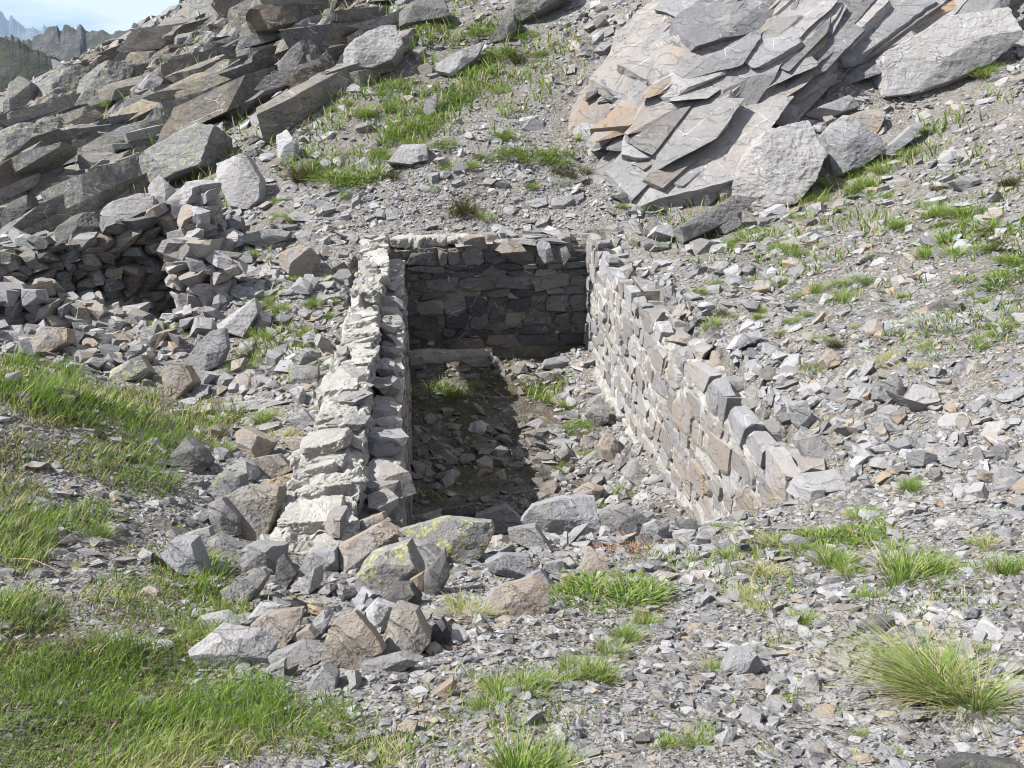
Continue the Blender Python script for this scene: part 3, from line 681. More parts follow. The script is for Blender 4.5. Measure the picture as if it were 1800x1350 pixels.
B = [
("grey boulder thickly spotted with yellow lichen on the ruin front edge",'l',[(697,933),(783,910),(863,917),(868,933),(850,973),(820,993),(780,990),(703,950)],.8,G1,"the lichen boulder"),
("thin lichen covered slab behind the lichen boulder",'l',[(693,917),(770,898),(777,907),(763,925),(697,928)],.8,G1,None),
("dark grey slab with peaked top between lichen slab and ruin floor",'d',[(763,920),(780,897),(830,888),(837,907),(800,925)],.6,G1,None),
("plain grey five-sided stone left of the big split block",'g',[(840,907),(890,892),(922,920),(867,938)],.5,G1,None),
("big rounded block with flat pale top and dark cracked front at the ruin edge",'b',[(923,913),(940,890),(987,878),(1040,880),(1045,940),(1013,942),(933,923)],.8,G1,"the big block at the ruin edge"),
("broken grey stone in front of the big split block",'g',[(897,933),(940,925),(965,960),(953,968),(903,950)],.6,G1,None),
("low grey slab with sloping top right of the big split block",'g',[(1058,903),(1100,888),(1140,917),(1110,937),(1063,933)],.6,G1,None),
("layered grey lump at the foot of the sunlit wall end",'b',[(1135,923),(1153,915),(1173,923),(1172,947),(1137,940)],.8,G1,None),
("small dark stone at the front corner of the sunlit wall",'d',[(1193,917),(1220,912),(1223,927),(1200,935)],.8,G1,None),
("slanting brown boulder beside the mortar end of the left wall",'t',[(595,963),(670,923),(707,943),(687,973),(630,1003),(600,987)],.8,G1,"the slanting brown boulder"),
("grey-brown stone set in mortar above the slanting brown boulder",'t',[(607,927),(670,903),(675,913),(660,930),(620,957)],.7,G1,None),
("grey block with a yellow lichen patch below the brown boulder",'l',[(635,1007),(660,977),(713,960),(737,1007),(707,1030),(657,1038),(633,1027)],.8,G1,None),
("smooth grey stone tucked under the lichen boulder",'g',[(703,950),(750,957),(780,980),(747,1003),(730,997)],.7,G1,None),
("dark pointed slab standing upright below the lichen boulder",'d',[(747,1013),(780,973),(787,1013),(767,1050),(748,1043)],.5,G1,"the dark upright slab"),
("small reddish stone left of the dark upright slab",'r',[(722,1020),(743,1008),(745,1033),(730,1045)],.6,G1,None),
("bright triangular stone below the mortar end of the wall",'p',[(513,1030),(560,998),(560,1027),(533,1045)],.6,G1,"the bright triangular stone"),
("bluish stone with lichen dots at the mortar wall end",'b',[(533,1000),(547,973),(587,968),(593,1000),(560,1013)],.7,G1,None),
("dark upright stone left of the bright triangular stone",'d',[(490,987),(500,977),(520,1007),(503,1038),(487,1030)],.6,G1,None),
("dark rounded lump above the white quartz stone",'d',[(673,1053),(693,1030),(720,1030),(737,1053),(727,1070),(680,1067)],.8,G1,None),
("white quartz lump between two large tan stones",'w',[(643,1077),(663,1057),(690,1067),(692,1090),(673,1110),(647,1097)],.8,G1,"the white quartz lump"),
("large flat tan stone leaning on the rubble below the quartz lump",'t',[(580,1117),(593,1093),(633,1077),(653,1110),(675,1133),(647,1170),(600,1180),(573,1153)],.35,G1,"the large flat tan stone"),
("tall pointed grey-tan boulder right of the quartz lump",'m',[(677,1133),(697,1067),(730,1077),(753,1120),(723,1150),(690,1160)],.7,G1,"the pointed boulder by the quartz lump"),
("small dark pyramid stone right of the pointed boulder",'d',[(755,1110),(777,1088),(792,1110),(787,1133),(763,1135)],.8,G1,None),
("rough tan boulder left of the large flat tan stone",'m',[(440,1113),(460,1085),(487,1077),(527,1073),(523,1100),(500,1127),(460,1133)],.8,G1,"the rough tan boulder"),
("whitish quartz crust stone above the rough tan boulder",'w',[(440,1083),(457,1063),(487,1067),(480,1077),(443,1097)],.5,G1,None),
("grey wedge between rough tan boulder and flat tan stone",'p',[(547,1097),(573,1070),(583,1080),(570,1110),(553,1115)],.7,G1,None),
("small tan tile of stone on the heap above the long grey slab",'t',[(510,1117),(543,1103),(557,1117),(547,1133),(530,1128)],.6,G1,None),
("broad pale grey boulder at the lower left end of the heap",'p',[(345,1140),(383,1110),(443,1120),(473,1143),(467,1170),(400,1170),(363,1173)],.7,G1,"the broad pale boulder"),
("long grey slab jutting over a dark hollow",'g',[(480,1153),(533,1130),(573,1140),(573,1150),(533,1170),(487,1173)],.6,G1,"the long jutting slab"),
("rough pale stone above the broad pale boulder",'p',[(360,1083),(393,1077),(423,1097),(400,1110),(367,1100)],.6,G1,None),
("grey stone under the long slab at the heap foot",'g',[(470,1175),(500,1160),(500,1190),(475,1195)],.8,G1,None),
("blue-grey stone at the heap foot right of the hollow",'b',[(545,1200),(570,1170),(592,1185),(590,1210),(555,1215)],.7,G1,None),
("flat grey stone in front of the large flat tan stone",'g',[(640,1165),(700,1150),(735,1160),(700,1178),(650,1180)],.6,G1,None),
("dark brown slanted chip lying in the gravel below the heap",'r',[(760,1220),(795,1195),(800,1210),(780,1228)],.6,G1,None),
("smooth grey-tan stone with pointed top in the grass left of the wall",'g',[(370,887),(393,878),(418,907),(420,937),(387,933),(372,907)],.6,None,"the smooth stone left of the wall"),
("brown block crusted with mortar left of the wall",'m',[(410,877),(433,858),(485,860),(487,887),(477,940),(427,943),(415,917)],.8,None,"the mortar crusted block"),
("tall grey-tan slab leaning against the left wall foot",'t',[(477,943),(517,900),(530,870),(513,933),(490,955)],.5,None,"the slab leaning on the left wall"),
("rounded grey boulder beneath the mortar crusted block",'g',[(430,967),(450,957),(497,960),(490,1007),(460,1007),(433,987)],.8,None,None),
("striped flat rock under the smooth pointed stone",'g',[(372,947),(387,940),(432,963),(427,980),(370,973)],.7,None,None),
("grey angular stone left of the striped flat rock",'b',[(323,940),(367,928),(373,947),(350,960),(328,955)],.6,None,None),
("blue-white broken boulder in the grass",'b',[(283,973),(307,952),(340,953),(360,1010),(347,1017),(320,997),(287,990)],.7,None,"the blue-white boulder"),
("tan slab with bright yellow lichen edge above the grass",'l',[(400,1033),(460,1003),(467,1013),(447,1047),(407,1060)],.5,None,"the tan lichen slab"),
("rust brown stone with dark underside beside the left wall",'r',[(467,847),(517,833),(547,833),(540,860),(507,872),(467,857)],.6,None,"the rust brown stone"),
("rough grey-brown rock above the rust brown stone",'m',[(450,807),(490,800),(513,823),(487,837),(460,827)],.8,None,None),
("grey boulder with pale lichen left of the rust brown stone",'o',[(368,867),(390,833),(423,837),(427,863),(400,880)],.8,None,None),
("dark triangular boulder standing in the grass strip",'d',[(313,800),(328,773),(353,790),(367,813),(353,830),(317,830)],.7,None,"the dark triangular boulder"),
("tan-grey boulder with sloping face right of the triangular boulder",'t',[(417,763),(433,753),(480,777),(467,803),(433,800)],.7,None,"the sloping tan boulder"),
("flattish tan stone close to the left wall beyond the grass",'t',[(497,770),(527,768),(563,780),(547,800),(520,793)],.5,None,None),
("rounded bluish stone beside a small green tuft left of the wall",'b',[(508,737),(533,720),(553,743),(527,752)],.7,None,None),
("big smooth blue-grey slab below the dry stone enclosure",'b',[(327,637),(370,587),(392,580),(398,613),(383,643),(350,657)],.3,None,"the smooth blue slab"),
("round tan stone with pale crack left of the smooth blue slab",'t',[(287,653),(300,637),(327,643),(342,670),(320,700),(297,690)],.5,None,"the round tan stone"),
("lichen spotted block at the foot of the rubble pile",'l',[(203,650),(247,627),(263,653),(247,667),(213,673)],.7,None,"the lichen block of the rubble pile"),
("pinkish pointed block on the left rubble pile",'t',[(58,610),(83,577),(117,580),(123,603),(87,627)],.7,None,"the pinkish block"),
("long pale boulder right of the bright herbs",'p',[(393,573),(450,533),(453,553),(430,593),(400,583)],.7,None,"the long pale boulder"),
("rounded tan boulder on the slope above the enclosure",'t',[(500,447),(527,437),(553,447),(547,483),(520,487),(497,470)],.8,None,"the rounded tan boulder"),
("flat topped striped slab on the slope above the enclosure pier",'g',[(433,417),(473,405),(507,407),(500,423),(467,435),(437,427)],.7,None,None),
("upper of two square grey stones left of the wall",'g',[(522,620),(537,613),(560,620),(560,640),(523,640)],.7,None,"the two square stones"),
("lower and larger of two square grey stones left of the wall",'g',[(510,643),(557,647),(557,680),(517,680)],.6,None,None),
("long flat slab lying along the grass edge left of the wall",'p',[(400,710),(460,703),(507,707),(467,717),(407,720)],.7,None,"the long flat slab"),
("bright pale block on the rubble pile",'p',[(153,540),(170,527),(187,540),(180,557),(160,557)],.8,None,None),
("white flat slab on the rubble pile right of the bright block",'p',[(182,560),(203,557),(222,567),(213,580),(190,577)],.7,None,"the white slab on the rubble pile"),
("tall pale upright slab above the dry stone enclosure",'p',[(383,290),(433,277),(457,317),(460,353),(443,370),(410,363),(390,320)],.35,G2,"the tall pale slab"),
("small bright white upright slab on the slope",'w',[(487,240),(503,230),(520,253),(518,277),(507,290),(493,277)],.4,G2,"the white upright slab"),
("jagged pale boulder left half of a split pair",'p',[(267,333),(283,315),(300,330),(297,363),(277,387)],.7,G2,"the split pale pair"),
("broad pale boulder right half of a split pair",'p',[(293,367),(337,327),(370,350),(350,380),(307,390)],.8,G2,None),
("large grey boulder with shaded underside left of the split pair",'g',[(177,393),(200,367),(247,347),(270,353),(273,387),(213,405)],.8,G2,"the large grey boulder"),
("dark brown-grey slab standing above the rubble pile",'d',[(113,410),(133,387),(167,377),(175,400),(140,437),(123,437)],.7,G2,"the dark slab above the pile"),
("steep dark slab at the left picture edge",'d',[(7,393),(27,360),(50,347),(57,370),(17,413)],.6,G2,"the steep slab at the left edge"),
("huge tilted slab with dark underside above the split pair",'o',[(207,320),(353,220),(390,230),(380,300),(300,327),(213,337)],.6,G2,"the huge tilted slab"),
("dark square crag on the skyline",'o',[(273,117),(287,60),(353,33),(363,67),(317,97),(287,123)],.8,G2,"the square crag"),
("rounded outcrop with dark face near the skyline, left one",'o',[(68,160),(88,150),(143,123),(160,128),(150,185),(120,200),(98,190)],.8,G2,"the rounded outcrop"),
("long dark-faced outcrop beside the rounded outcrop",'o',[(155,150),(187,127),(238,123),(232,160),(200,200),(160,205)],.8,G2,None),
("long lichen slab running down the left edge",'o',[(-10,262),(60,227),(97,230),(67,265),(-10,325)],.7,G2,"the long lichen slab"),
("second narrower slab below the long lichen slab",'o',[(-10,315),(60,275),(113,257),(110,267),(-10,350)],.5,G2,None),
("dark block right of the hunched crag at the left edge",'o',[(40,207),(80,193),(100,200),(87,227),(50,233)],.8,G2,None),
("hunched crag at the left edge of the skyline",'o',[(15,195),(25,160),(45,145),(65,155),(60,200),(20,215)],.8,G2,None),
("craggy brown top of the skyline at its right end",'o',[(345,10),(400,-12),(467,-5),(470,33),(420,67),(357,57)],.8,G2,"the craggy skyline top"),
("dark overhanging block at the top edge left of centre",'d',[(470,25),(475,-10),(530,-12),(530,25),(500,38)],.8,G2,None),
("long pale-topped outcrop slab with dark end, upper middle",'p',[(575,150),(615,100),(665,60),(690,50),(702,88),(680,130),(655,128),(600,150)],.6,G2,"the pale-topped outcrop slab"),
("dark rounded boulder at the end of layered ledges",'d',[(495,118),(545,78),(556,85),(553,120),(505,148)],.8,G2,None),
("pointed pale slab sticking out of bright green herbs",'p',[(770,117),(847,75),(833,107),(797,138),(772,130)],.4,None,"the pointed pale slab"),
("leaning dark slab beside the big boulder at the top edge",'o',[(860,78),(897,20),(908,57),(887,72)],.5,None,"the leaning dark slab"),
("big rounded boulder cut by the top edge of the picture",'o',[(903,37),(910,-15),(1000,-18),(985,5),(950,30),(910,43)],.8,None,"the big boulder at the top edge"),
("pale whitish rock with dark base on the green slope",'p',[(687,287),(707,260),(747,257),(750,283),(720,292)],.8,None,"the pale whitish rock"),
("small pointed slab standing among light green herbs",'g',[(747,200),(750,180),(768,165),(765,197),(753,207)],.5,None,"the small pointed slab"),
("flat dark block near the top edge left of centre",'d',[(705,25),(745,5),(780,8),(790,40),(748,45),(708,48)],.8,None,None),
("biggest boulder below the rock face, pale with orange corner",'p',[(1280,350),(1300,283),(1333,240),(1413,217),(1433,283),(1413,333),(1387,363),(1317,370)],.7,G3,"the biggest fallen boulder"),
("grey ribbed boulder right of the biggest fallen boulder",'b',[(1450,240),(1477,213),(1520,247),(1538,270),(1500,300),(1460,313),(1453,283)],.8,G3,"the grey ribbed boulder"),
("tan-topped block above the grey ribbed boulder",'t',[(1473,213),(1520,197),(1547,203),(1527,240),(1500,233)],.8,G3,None),
("long inclined slab below the big smooth rock plate",'g',[(1417,203),(1487,173),(1505,190),(1447,213)],.6,G3,"the long inclined slab"),
("grey block above the biggest fallen boulder",'g',[(1353,200),(1367,187),(1407,190),(1400,220),(1373,223)],.8,G3,None),
("long grey splinter left of the biggest fallen boulder",'g',[(1237,320),(1297,283),(1300,293),(1283,313),(1250,333)],.6,G3,None),
("upright tan cube at the foot of the rock face",'t',[(1167,305),(1180,293),(1210,298),(1215,330),(1197,343),(1173,340)],.8,G3,"the tan cube"),
("wide grey slab at the lower end of the fallen boulders",'g',[(1195,400),(1277,353),(1313,357),(1260,400),(1205,425)],.5,G3,"the wide grey slab"),
("narrow grey slab propped under the wide grey slab",'g',[(1263,400),(1287,377),(1303,367),(1297,400),(1273,412)],.6,G3,None),
("flat grey plate left of the tan cube",'b',[(1140,337),(1163,328),(1180,347),(1147,358)],.6,G3,None),
("dark edged plate at the left end of the fallen boulders",'d',[(1077,347),(1120,337),(1130,353),(1100,360)],.6,G3,None),
("grey stone with pointed top behind the sunlit wall corner",'g',[(1127,410),(1147,387),(1160,397),(1153,417),(1133,420)],.8,G3,None),
("grey boulder between the wide slab and the tan cube",'g',[(1215,345),(1240,330),(1262,345),(1245,362),(1220,362)],.8,G3,None),
("brown-grey fallen block left of the biggest boulder foot",'t',[(1258,335),(1288,320),(1290,350),(1265,355)],.8,G3,None),
("small boulder wedged above the grey ribbed boulder",'g',[(1435,245),(1455,235),(1460,265),(1445,270)],.8,G3,None),
("flat bright slab lying alone on the right slope",'p',[(1673,320),(1700,308),(1720,320),(1690,335)],.6,None,"the flat bright slab on the slope"),
("smooth tilted slab half buried in grass right of the fallen boulders",'b',[(1550,267),(1600,223),(1623,217),(1600,243),(1567,270)],.4,None,"the half buried slab"),
("big smooth pale rock plate at the upper right",'p',[(1547,100),(1667,33),(1760,20),(1773,77),(1717,130),(1617,170),(1550,173)],.3,None,"the big smooth rock plate"),
("square dark-bottomed block at the top edge above the orange stain",'p',[(1325,30),(1325,-10),(1390,-10),(1393,22),(1360,32)],.6,None,"the square block at the top edge"),
("jutting slab with orange stain below the top edge",'t',[(1397,62),(1397,35),(1465,5),(1467,32),(1430,60)],.6,None,"the orange stained slab"),
("dark folded slab right of the orange stained slab",'d',[(1467,52),(1500,10),(1545,-12),(1520,50),(1480,78)],.6,None,None),
("grey slab below the dark folded slab",'g',[(1478,100),(1505,75),(1543,65),(1535,95),(1500,108)],.6,None,None),
("dark slab corner at the top edge right of the folded slab",'d',[(1560,40),(1590,-10),(1640,-12),(1600,40),(1570,60)],.6,None,None),
("purple-grey slab standing on the crest of the sunlit wall",'g',[(1407,777),(1443,767),(1470,813),(1467,847),(1420,820)],.3,None,"the purple slab on the wall crest"),
("striped upright stone on the wall crest above the purple slab",'b',[(1393,715),(1413,707),(1433,745),(1413,763),(1398,745)],.5,None,None),
("rounded brown-grey stone on the middle of the sunlit wall crest",'m',[(1257,620),(1283,633),(1283,667),(1267,677),(1247,647)],.7,None,"the rounded stone on the wall crest"),
("purple slab lying on the plates right of the sunlit wall",'g',[(1543,673),(1580,667),(1587,690),(1560,710),(1540,700)],.5,None,"the purple slab on the plates"),
("grey cut stone behind a green tuft in the foreground gravel",'b',[(1273,1180),(1290,1147),(1323,1145),(1335,1167),(1323,1180),(1280,1188)],.7,None,"the grey stone by the tuft"),
("large flat brown stone level with the gravel in the foreground",'t',[(853,1077),(873,1037),(933,1017),(960,1030),(957,1067),(933,1087)],.35,None,"the large flat brown stone"),
("blue-grey stone at the upper edge of the large flat brown stone",'b',[(927,1013),(950,1003),(970,1027),(960,1033),(940,1030)],.6,None,None),
("pale blocky stone below the broken grey stone",'b',[(857,990),(883,975),(927,977),(933,1000),(920,1017),(870,1003)],.8,None,"the pale blocky stone"),
("brownish slab left of the red moss",'t',[(1022,1000),(1033,967),(1063,980),(1067,1007),(1030,1007)],.4,None,"the slab by the red moss"),
("small grey cube between blocky stone and red moss slab",'g',[(960,990),(987,985),(990,1000),(963,1003)],.8,None,None),
("dark purple stone with a lit edge in the right foreground",'d',[(1517,1103),(1533,1087),(1567,1088),(1570,1100),(1533,1113)],.8,None,"the dark purple stone"),
("wide dark stone cut by the bottom edge at right",'d',[(1660,1350),(1700,1332),(1790,1345),(1790,1375),(1670,1375)],.6,None,None),
("white quartz pebble just under the big grass tuft",'w',[(1683,1313),(1700,1310),(1717,1320),(1710,1330),(1687,1327)],.8,None,None),
("long white quartz splinter near the bottom edge",'w',[(1447,1297),(1480,1312),(1510,1335),(1495,1338),(1455,1310)],.5,None,"the white quartz splinter"),
("white quartz patch stone on the slope right of the wall",'w',[(1300,590),(1330,583),(1335,595),(1290,617),(1283,612)],.6,None,"the white quartz on the slope"),
("white flat chip on the plates right of the sunlit wall",'w',[(1532,788),(1555,782),(1580,788),(1560,797),(1540,795)],.6,None,None),
("pale flat tile in the gravel right of the mid ground tuft",'g',[(1375,950),(1390,940),(1430,950),(1420,965),(1385,965)],.6,None,None),
("dark grey block at the inner foot of the sunlit wall",'g',[(1030,730),(1043,713),(1067,717),(1065,740),(1047,752)],.8,G4,"the block at the wall foot"),
("brown block at the inner foot of the sunlit wall",'t',[(1053,785),(1070,757),(1097,797),(1083,810),(1057,803)],.8,G4,"the brown block at the wall foot"),
("grey triangular stone in the middle of the sunlit floor strip",'g',[(980,800),(993,780),(1010,803),(990,812)],.8,G4,None),
("rounded grey stone on the floor under the back wall",'b',[(955,647),(960,633),(993,627),(1003,637),(983,650)],.8,G4,None),
("flat grey stone on the floor before the back wall",'g',[(942,657),(977,652),(983,667),(957,673)],.7,G4,None),
("tan stone half sunk in the sunlit floor near the front",'t',[(1010,865),(1035,850),(1058,858),(1050,878),(1020,878)],.7,G4,None),
("pale stone at the foot of the sunlit wall further back",'g',[(1095,830),(1115,810),(1135,830),(1120,850)],.8,G4,None),
("grey flat slab on the gravel above the front heap at left",'g',[(340,1005),(365,995),(372,1012),(350,1020)],.6,None,None) if False else None,
]
B = [b for b in B if b]
for b in B:
    poly_rock(b[0], b[1], b[2], b[3], group=b[4], landmark=b[5])
# stones set loose on the top of the back wall
def top_rock(label, kd, poly, d, dep=.6):
    poly_rock(label, kd, poly, dep, y=d, group="loose stones on top of the back wall", landmark=label)
top_rock("pinkish domed stone on top of the back wall", 't', [(870,440),(887,425),(910,422),(925,443),(883,447)], 12.95)
top_rock("bluish oval slab standing upright on the back wall face", 'b', [(943,430),(955,417),(967,430),(973,458),(957,463),(947,447)], 12.95, .3)
top_rock("narrow dark slab standing upright near the back wall corner", 'd', [(985,437),(995,432),(1003,450),(990,468)], 12.95, .4)
print("boulders", len(LM), time.time() - T00)


# ledges and plates of the two outcrops
def ledges(outcrop, zones, n, name, dims, strike, nrm, r, tint, jit, lvl=4, stuff=None, surf=False, lift=.1, hero=()):
    acc = Acc(); cnt = 0
    areas = np.array([z[2] * z[3] for z in zones]); areas = areas / areas.sum()
    todo = [(h[0], h[1], h[2]) for h in hero] + [None] * n
    for q in todo:
        if q is None:
            z = zones[int(r.choice(len(zones), p=areas))]; a = math.radians(z[4]); t = r.uniform(0, 6.283); s = math.sqrt(r.random()) * .85
            u, v = math.cos(t) * s * z[2], math.sin(t) * s * z[3]; px = z[0] + u * math.cos(a) - v * math.sin(a); py = z[1] - (u * math.sin(a) + v * math.cos(a)); f = 1
        else: px, py, f = q
        P, ok = hit([px], [py])
        if not ok[0]: continue
        x, y = P[0, :2]; zb = float(H(P[:, 0], P[:, 1])[0]); zb += (.85 if surf else .3) * (float(Hall(P[:, 0], P[:, 1])[0]) - zb)
        base = AVN + .2 * (Nrm(P[:, 0], P[:, 1], 2.0)[0] - AVN) if surf else np.zeros(3)
        nn = unit(base * (1.0 if surf else 0) + np.array(nrm) + r.normal(size=3) * jit); X = np.array(strike, float) + r.normal(size=3) * jit * .8; X = unit(X - (X @ nn) * nn); Y = np.cross(nn, X)
        e = np.array([r.uniform(*dims[0]), r.uniform(*dims[1]), r.uniform(*dims[2])]) * .5 * r.uniform(.6, 1.15) * f
        V, Fc = randrock(e, r, lvl, .045, box=r.random() < .5)
        W = V @ np.stack([X, Y, nn]); T = (max(0, tint[0] + r.uniform(-.25, .25)), max(0, tint[1] + r.uniform(-.35, .25) + (.8 if surf and r.random() < .08 else 0)), tint[2] * r.uniform(.2, 1.4))
        c = np.array([x, y, zb + lift * r.uniform(-.6, 1) * f])
        if not surf:
            for _ in range(8):
                qx, qy, qz = proj(W + c); over = float(np.max((skyline(qx) - qy) * qz / F))
                if over <= 0: break
                c[2] -= over + .02
        if stuff: acc.add(W + c, Fc, T)
        else: link(name, mesh(name, W, Fc, M_bed, np.broadcast_to(T, (len(W), 3))), outcrop, loc=c)
        cnt += 1
    if stuff: link(name, acc.mesh(name, M_bed), outcrop, kind="stuff")
ZL = [(140,170,190,75,28),(60,260,140,60,32),(330,150,230,75,32),(420,60,160,60,30),(560,60,190,45,32),(250,290,220,30,32),(620,110,80,50,35),(120,130,120,30,32),(60,300,170,45,32),(480,120,120,50,33)]
ZR = [(1230,130,190,130,35),(1180,210,130,90,40),(1400,90,220,100,30),(1620,60,160,60,30),(1500,20,260,50,20),(1250,40,200,80,35),(1180,290,80,50,40),(1330,160,150,60,25)]
rL = np.random.default_rng(313)
_p, _k = hit([1150, 1230, 1300, 1400, 1500, 1200, 1350], [200, 120, 60, 100, 80, 260, 180]); AVN = unit(Nrm(_p[:, 0], _p[:, 1], 2.0).mean(0)); print('face normal', AVN)
ledges(bed1[4], ZL, 99, "ledge", ((2.4, 6.5), (.5, 1.3), (.4, .95)), (1, 1.2, .28), (-.42, .12, .9), rL, (.22, .2, .4), .06, 4, lift=.2)
ledges(bed1[4], ZL, 800, "broken_rock", ((.6, 2.2), (.25, .7), (.12, .4)), (1, 1.2, .28), (-.35, .1, .9), rL, (.32, .15, .3), .13, 3, stuff=True, lift=.2)
ledges(bed2[4], ZR, 99, "slab", ((1.4, 4.2), (.8, 1.8), (.2, .42)), (1, .75, .5), (-.12, -.05, .1), rL, (.54, .12, .05), .035, 4, surf=True, lift=.05)
ledges(bed2[4], ZR, 620, "broken_slab", ((.7, 2.8), (.3, 1.0), (.1, .28)), (1, .75, .5), (-.15, -.05, .15), rL, (.52, .2, .06), .06, 3, stuff=True, surf=True, lift=.16)
print("ledges", time.time() - T00)

# ------------------------------------------------------------------ dry stone enclosure at left
enc = link("dry_stone_enclosure", None, label="half collapsed dry stone enclosure with dark inner wall, left of the ruin", cat="dry stone wall")
def dry_wall(name, base_px, hts, thick, r, tint, label=None, depth0=0):
    P = np.array(base_px, float); zb = np.array([min(float(H(p[0], p[1])), float(H(p[0] + .3, p[1] - .3))) for p in P])
    seg = np.r_[0, np.cumsum(np.hypot(*np.diff(P, axis=0).T))]; L = seg[-1]; acc = Acc()
    z = 0
    while z < max(hts):
        h = r.uniform(.08, .19); s = r.uniform(-.1, .1)
        while s < L:
            w = r.uniform(.16, .42); c = s + w / 2
            ht = np.interp(c, seg, hts)
            if z < ht + r.uniform(-.06, .06):
                x = np.interp(c, seg, P[:, 0]); y = np.interp(c, seg, P[:, 1]); zz = np.interp(c, seg, zb)
                k = min(len(seg) - 2, max(0, np.searchsorted(seg, c) - 1)); t = unit(P[k+1] - P[k]); nn = np.array([-t[1], t[0]])
                for row in range(max(1, int(thick / .25))):
                    ext = np.array([w * .52, .15, h * .58]); V, Fc = randrock(ext, r, 3, .05)
                    V[:, 2] += V[:, 0] * r.uniform(-.4, .4) + V[:, 1] * r.uniform(-.35, .35); a = r.uniform(-.7, .7); V[:, 0], V[:, 1] = V[:, 0] * math.cos(a) - V[:, 1] * math.sin(a), V[:, 0] * math.sin(a) + V[:, 1] * math.cos(a)
                    o2 = row * .24 + r.uniform(-.05, .05) + z * .06
                    W = np.stack([x + V[:, 0] * t[0] + (V[:, 1] + o2) * nn[0], y + V[:, 0] * t[1] + (V[:, 1] + o2) * nn[1], zz - .08 + z + h / 2 + V[:, 2]], -1)
                    acc.add(W, Fc, (tint[0] + r.uniform(-.2, .25), max(0, tint[1] + r.uniform(-.3, .4)), tint[2]))
            s += w * .96
        z += h
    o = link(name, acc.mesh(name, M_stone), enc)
    if label: o["label"] = label
    return o
r = np.random.default_rng(77)
dry_wall("back_wall", [(-7.5, 11.3), (-7.05, 12.0), (-6.2, 12.75), (-5.4, 13.4), (-4.8, 13.75)], (.7, 1.15, 1.4, 1.6, 1.65), .6, r, (.2, .2, .1))  # low tint puts the shade of the recess into these stones
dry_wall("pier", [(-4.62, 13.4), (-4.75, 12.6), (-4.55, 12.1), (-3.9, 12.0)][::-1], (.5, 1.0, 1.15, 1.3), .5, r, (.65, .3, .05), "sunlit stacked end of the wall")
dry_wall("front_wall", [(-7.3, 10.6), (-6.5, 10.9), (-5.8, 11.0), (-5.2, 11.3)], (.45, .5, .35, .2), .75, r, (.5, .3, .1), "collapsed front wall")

# ------------------------------------------------------------------ scree: size by place
def med_px(px, py):
    m = np.full(np.shape(px), 11.0)
    def z(cx, cy, rx, ry, v, soft=1.0):
        nonlocal m
        w = np.clip(1.5 - 1.2 * (((px - cx) / rx) ** 2 + ((py - cy) / ry) ** 2), 0, 1); m = m * (1 - w) + v * w
    z(900, 240, 300, 190, 7.5); z(850, 350, 200, 60, 8)
    z(250, 470, 380, 160, 18); z(200, 590, 300, 80, 23); z(450, 650, 160, 110, 15); z(520, 560, 90, 80, 11)
    z(1600, 760, 280, 130, 19); z(1300, 560, 150, 150, 15); z(1600, 480, 260, 120, 12); z(1620, 330, 200, 90, 11)
    z(1300, 380, 180, 60, 19); z(1180, 420, 100, 50, 17); z(1000, 425, 120, 25, 14)
    z(560, 1060, 240, 160, 19); z(850, 960, 250, 60, 20); z(900, 1180, 250, 100, 14); z(1500, 1150, 400, 200, 14); z(1250, 950, 150, 50, 16)
    z(150, 990, 200, 90, 13); z(450, 860, 120, 90, 18); z(120, 830, 120, 50, 12); z(880, 780, 180, 130, 15)
    return m * .82
def scatter(n, r, ymin=1.1, ymax=44):
    q = r.uniform(-.85, .85, n); ly = r.uniform(math.log(ymin), math.log(ymax), n); y = np.exp(ly); x = q * (y + .8)
    z = Hall(x, y); P = np.stack([x, y, z], -1); N = Nrm(x, y)
    v = unit(CP - P); c = np.clip((v * N).sum(-1), .06, 1) / N[:, 2]
    k = r.random(n) < c; return P[k], N[k]
def orient(N, yaw, r, tilt):
    n = len(N); Nn = unit(N + r.normal(size=(n, 3)) * tilt[:, None] if np.ndim(tilt) else N + r.normal(size=(n, 3)) * tilt)
    a = np.stack([np.cos(yaw), np.sin(yaw), np.zeros(n)], -1); X = unit(a - (a * Nn).sum(-1, keepdims=True) * Nn); Y = np.cross(Nn, X)
    return np.stack([X, Y, Nn], 1)      # rows = axes
def shard(r, npts=12):
    bm = bmesh.new()
    for i in range(npts):
        a = r.uniform(0, 6.28); rad = r.uniform(.6, 1); bm.verts.new((math.cos(a) * rad, math.sin(a) * rad, r.choice([-1, 1]) * r.uniform(.55, 1)))
    g = bmesh.ops.convex_hull(bm, input=bm.verts); bmesh.ops.delete(bm, geom=[v for v in bm.verts if not v.link_faces], context='VERTS')
    bmesh.ops.triangulate(bm, faces=bm.faces); bm.verts.index_update()
    V = np.array([v.co[:] for v in bm.verts]); Fc = np.array([[v.index for v in f.verts] for f in bm.faces]); bm.free(); return V, Fc
r = np.random.default_rng(9)
SH = [shard(r, int(r.integers(8, 14))) for _ in range(70)]
BIG = [randrock(np.array([1., 1., 1.]), r, 2, .04) for _ in range(60)]
def in_walls(x, y):
    u, v = hutinv(x, y)
    return ((u > -.75) & (u < .06) & (v > -8.9) & (v < .5)) | ((u > 2.84) & (u < 3.22) & (v > -8.6) & (v < .5)) | ((v > -.1) & (v < .42) & (u > -.6) & (u < 3.3))
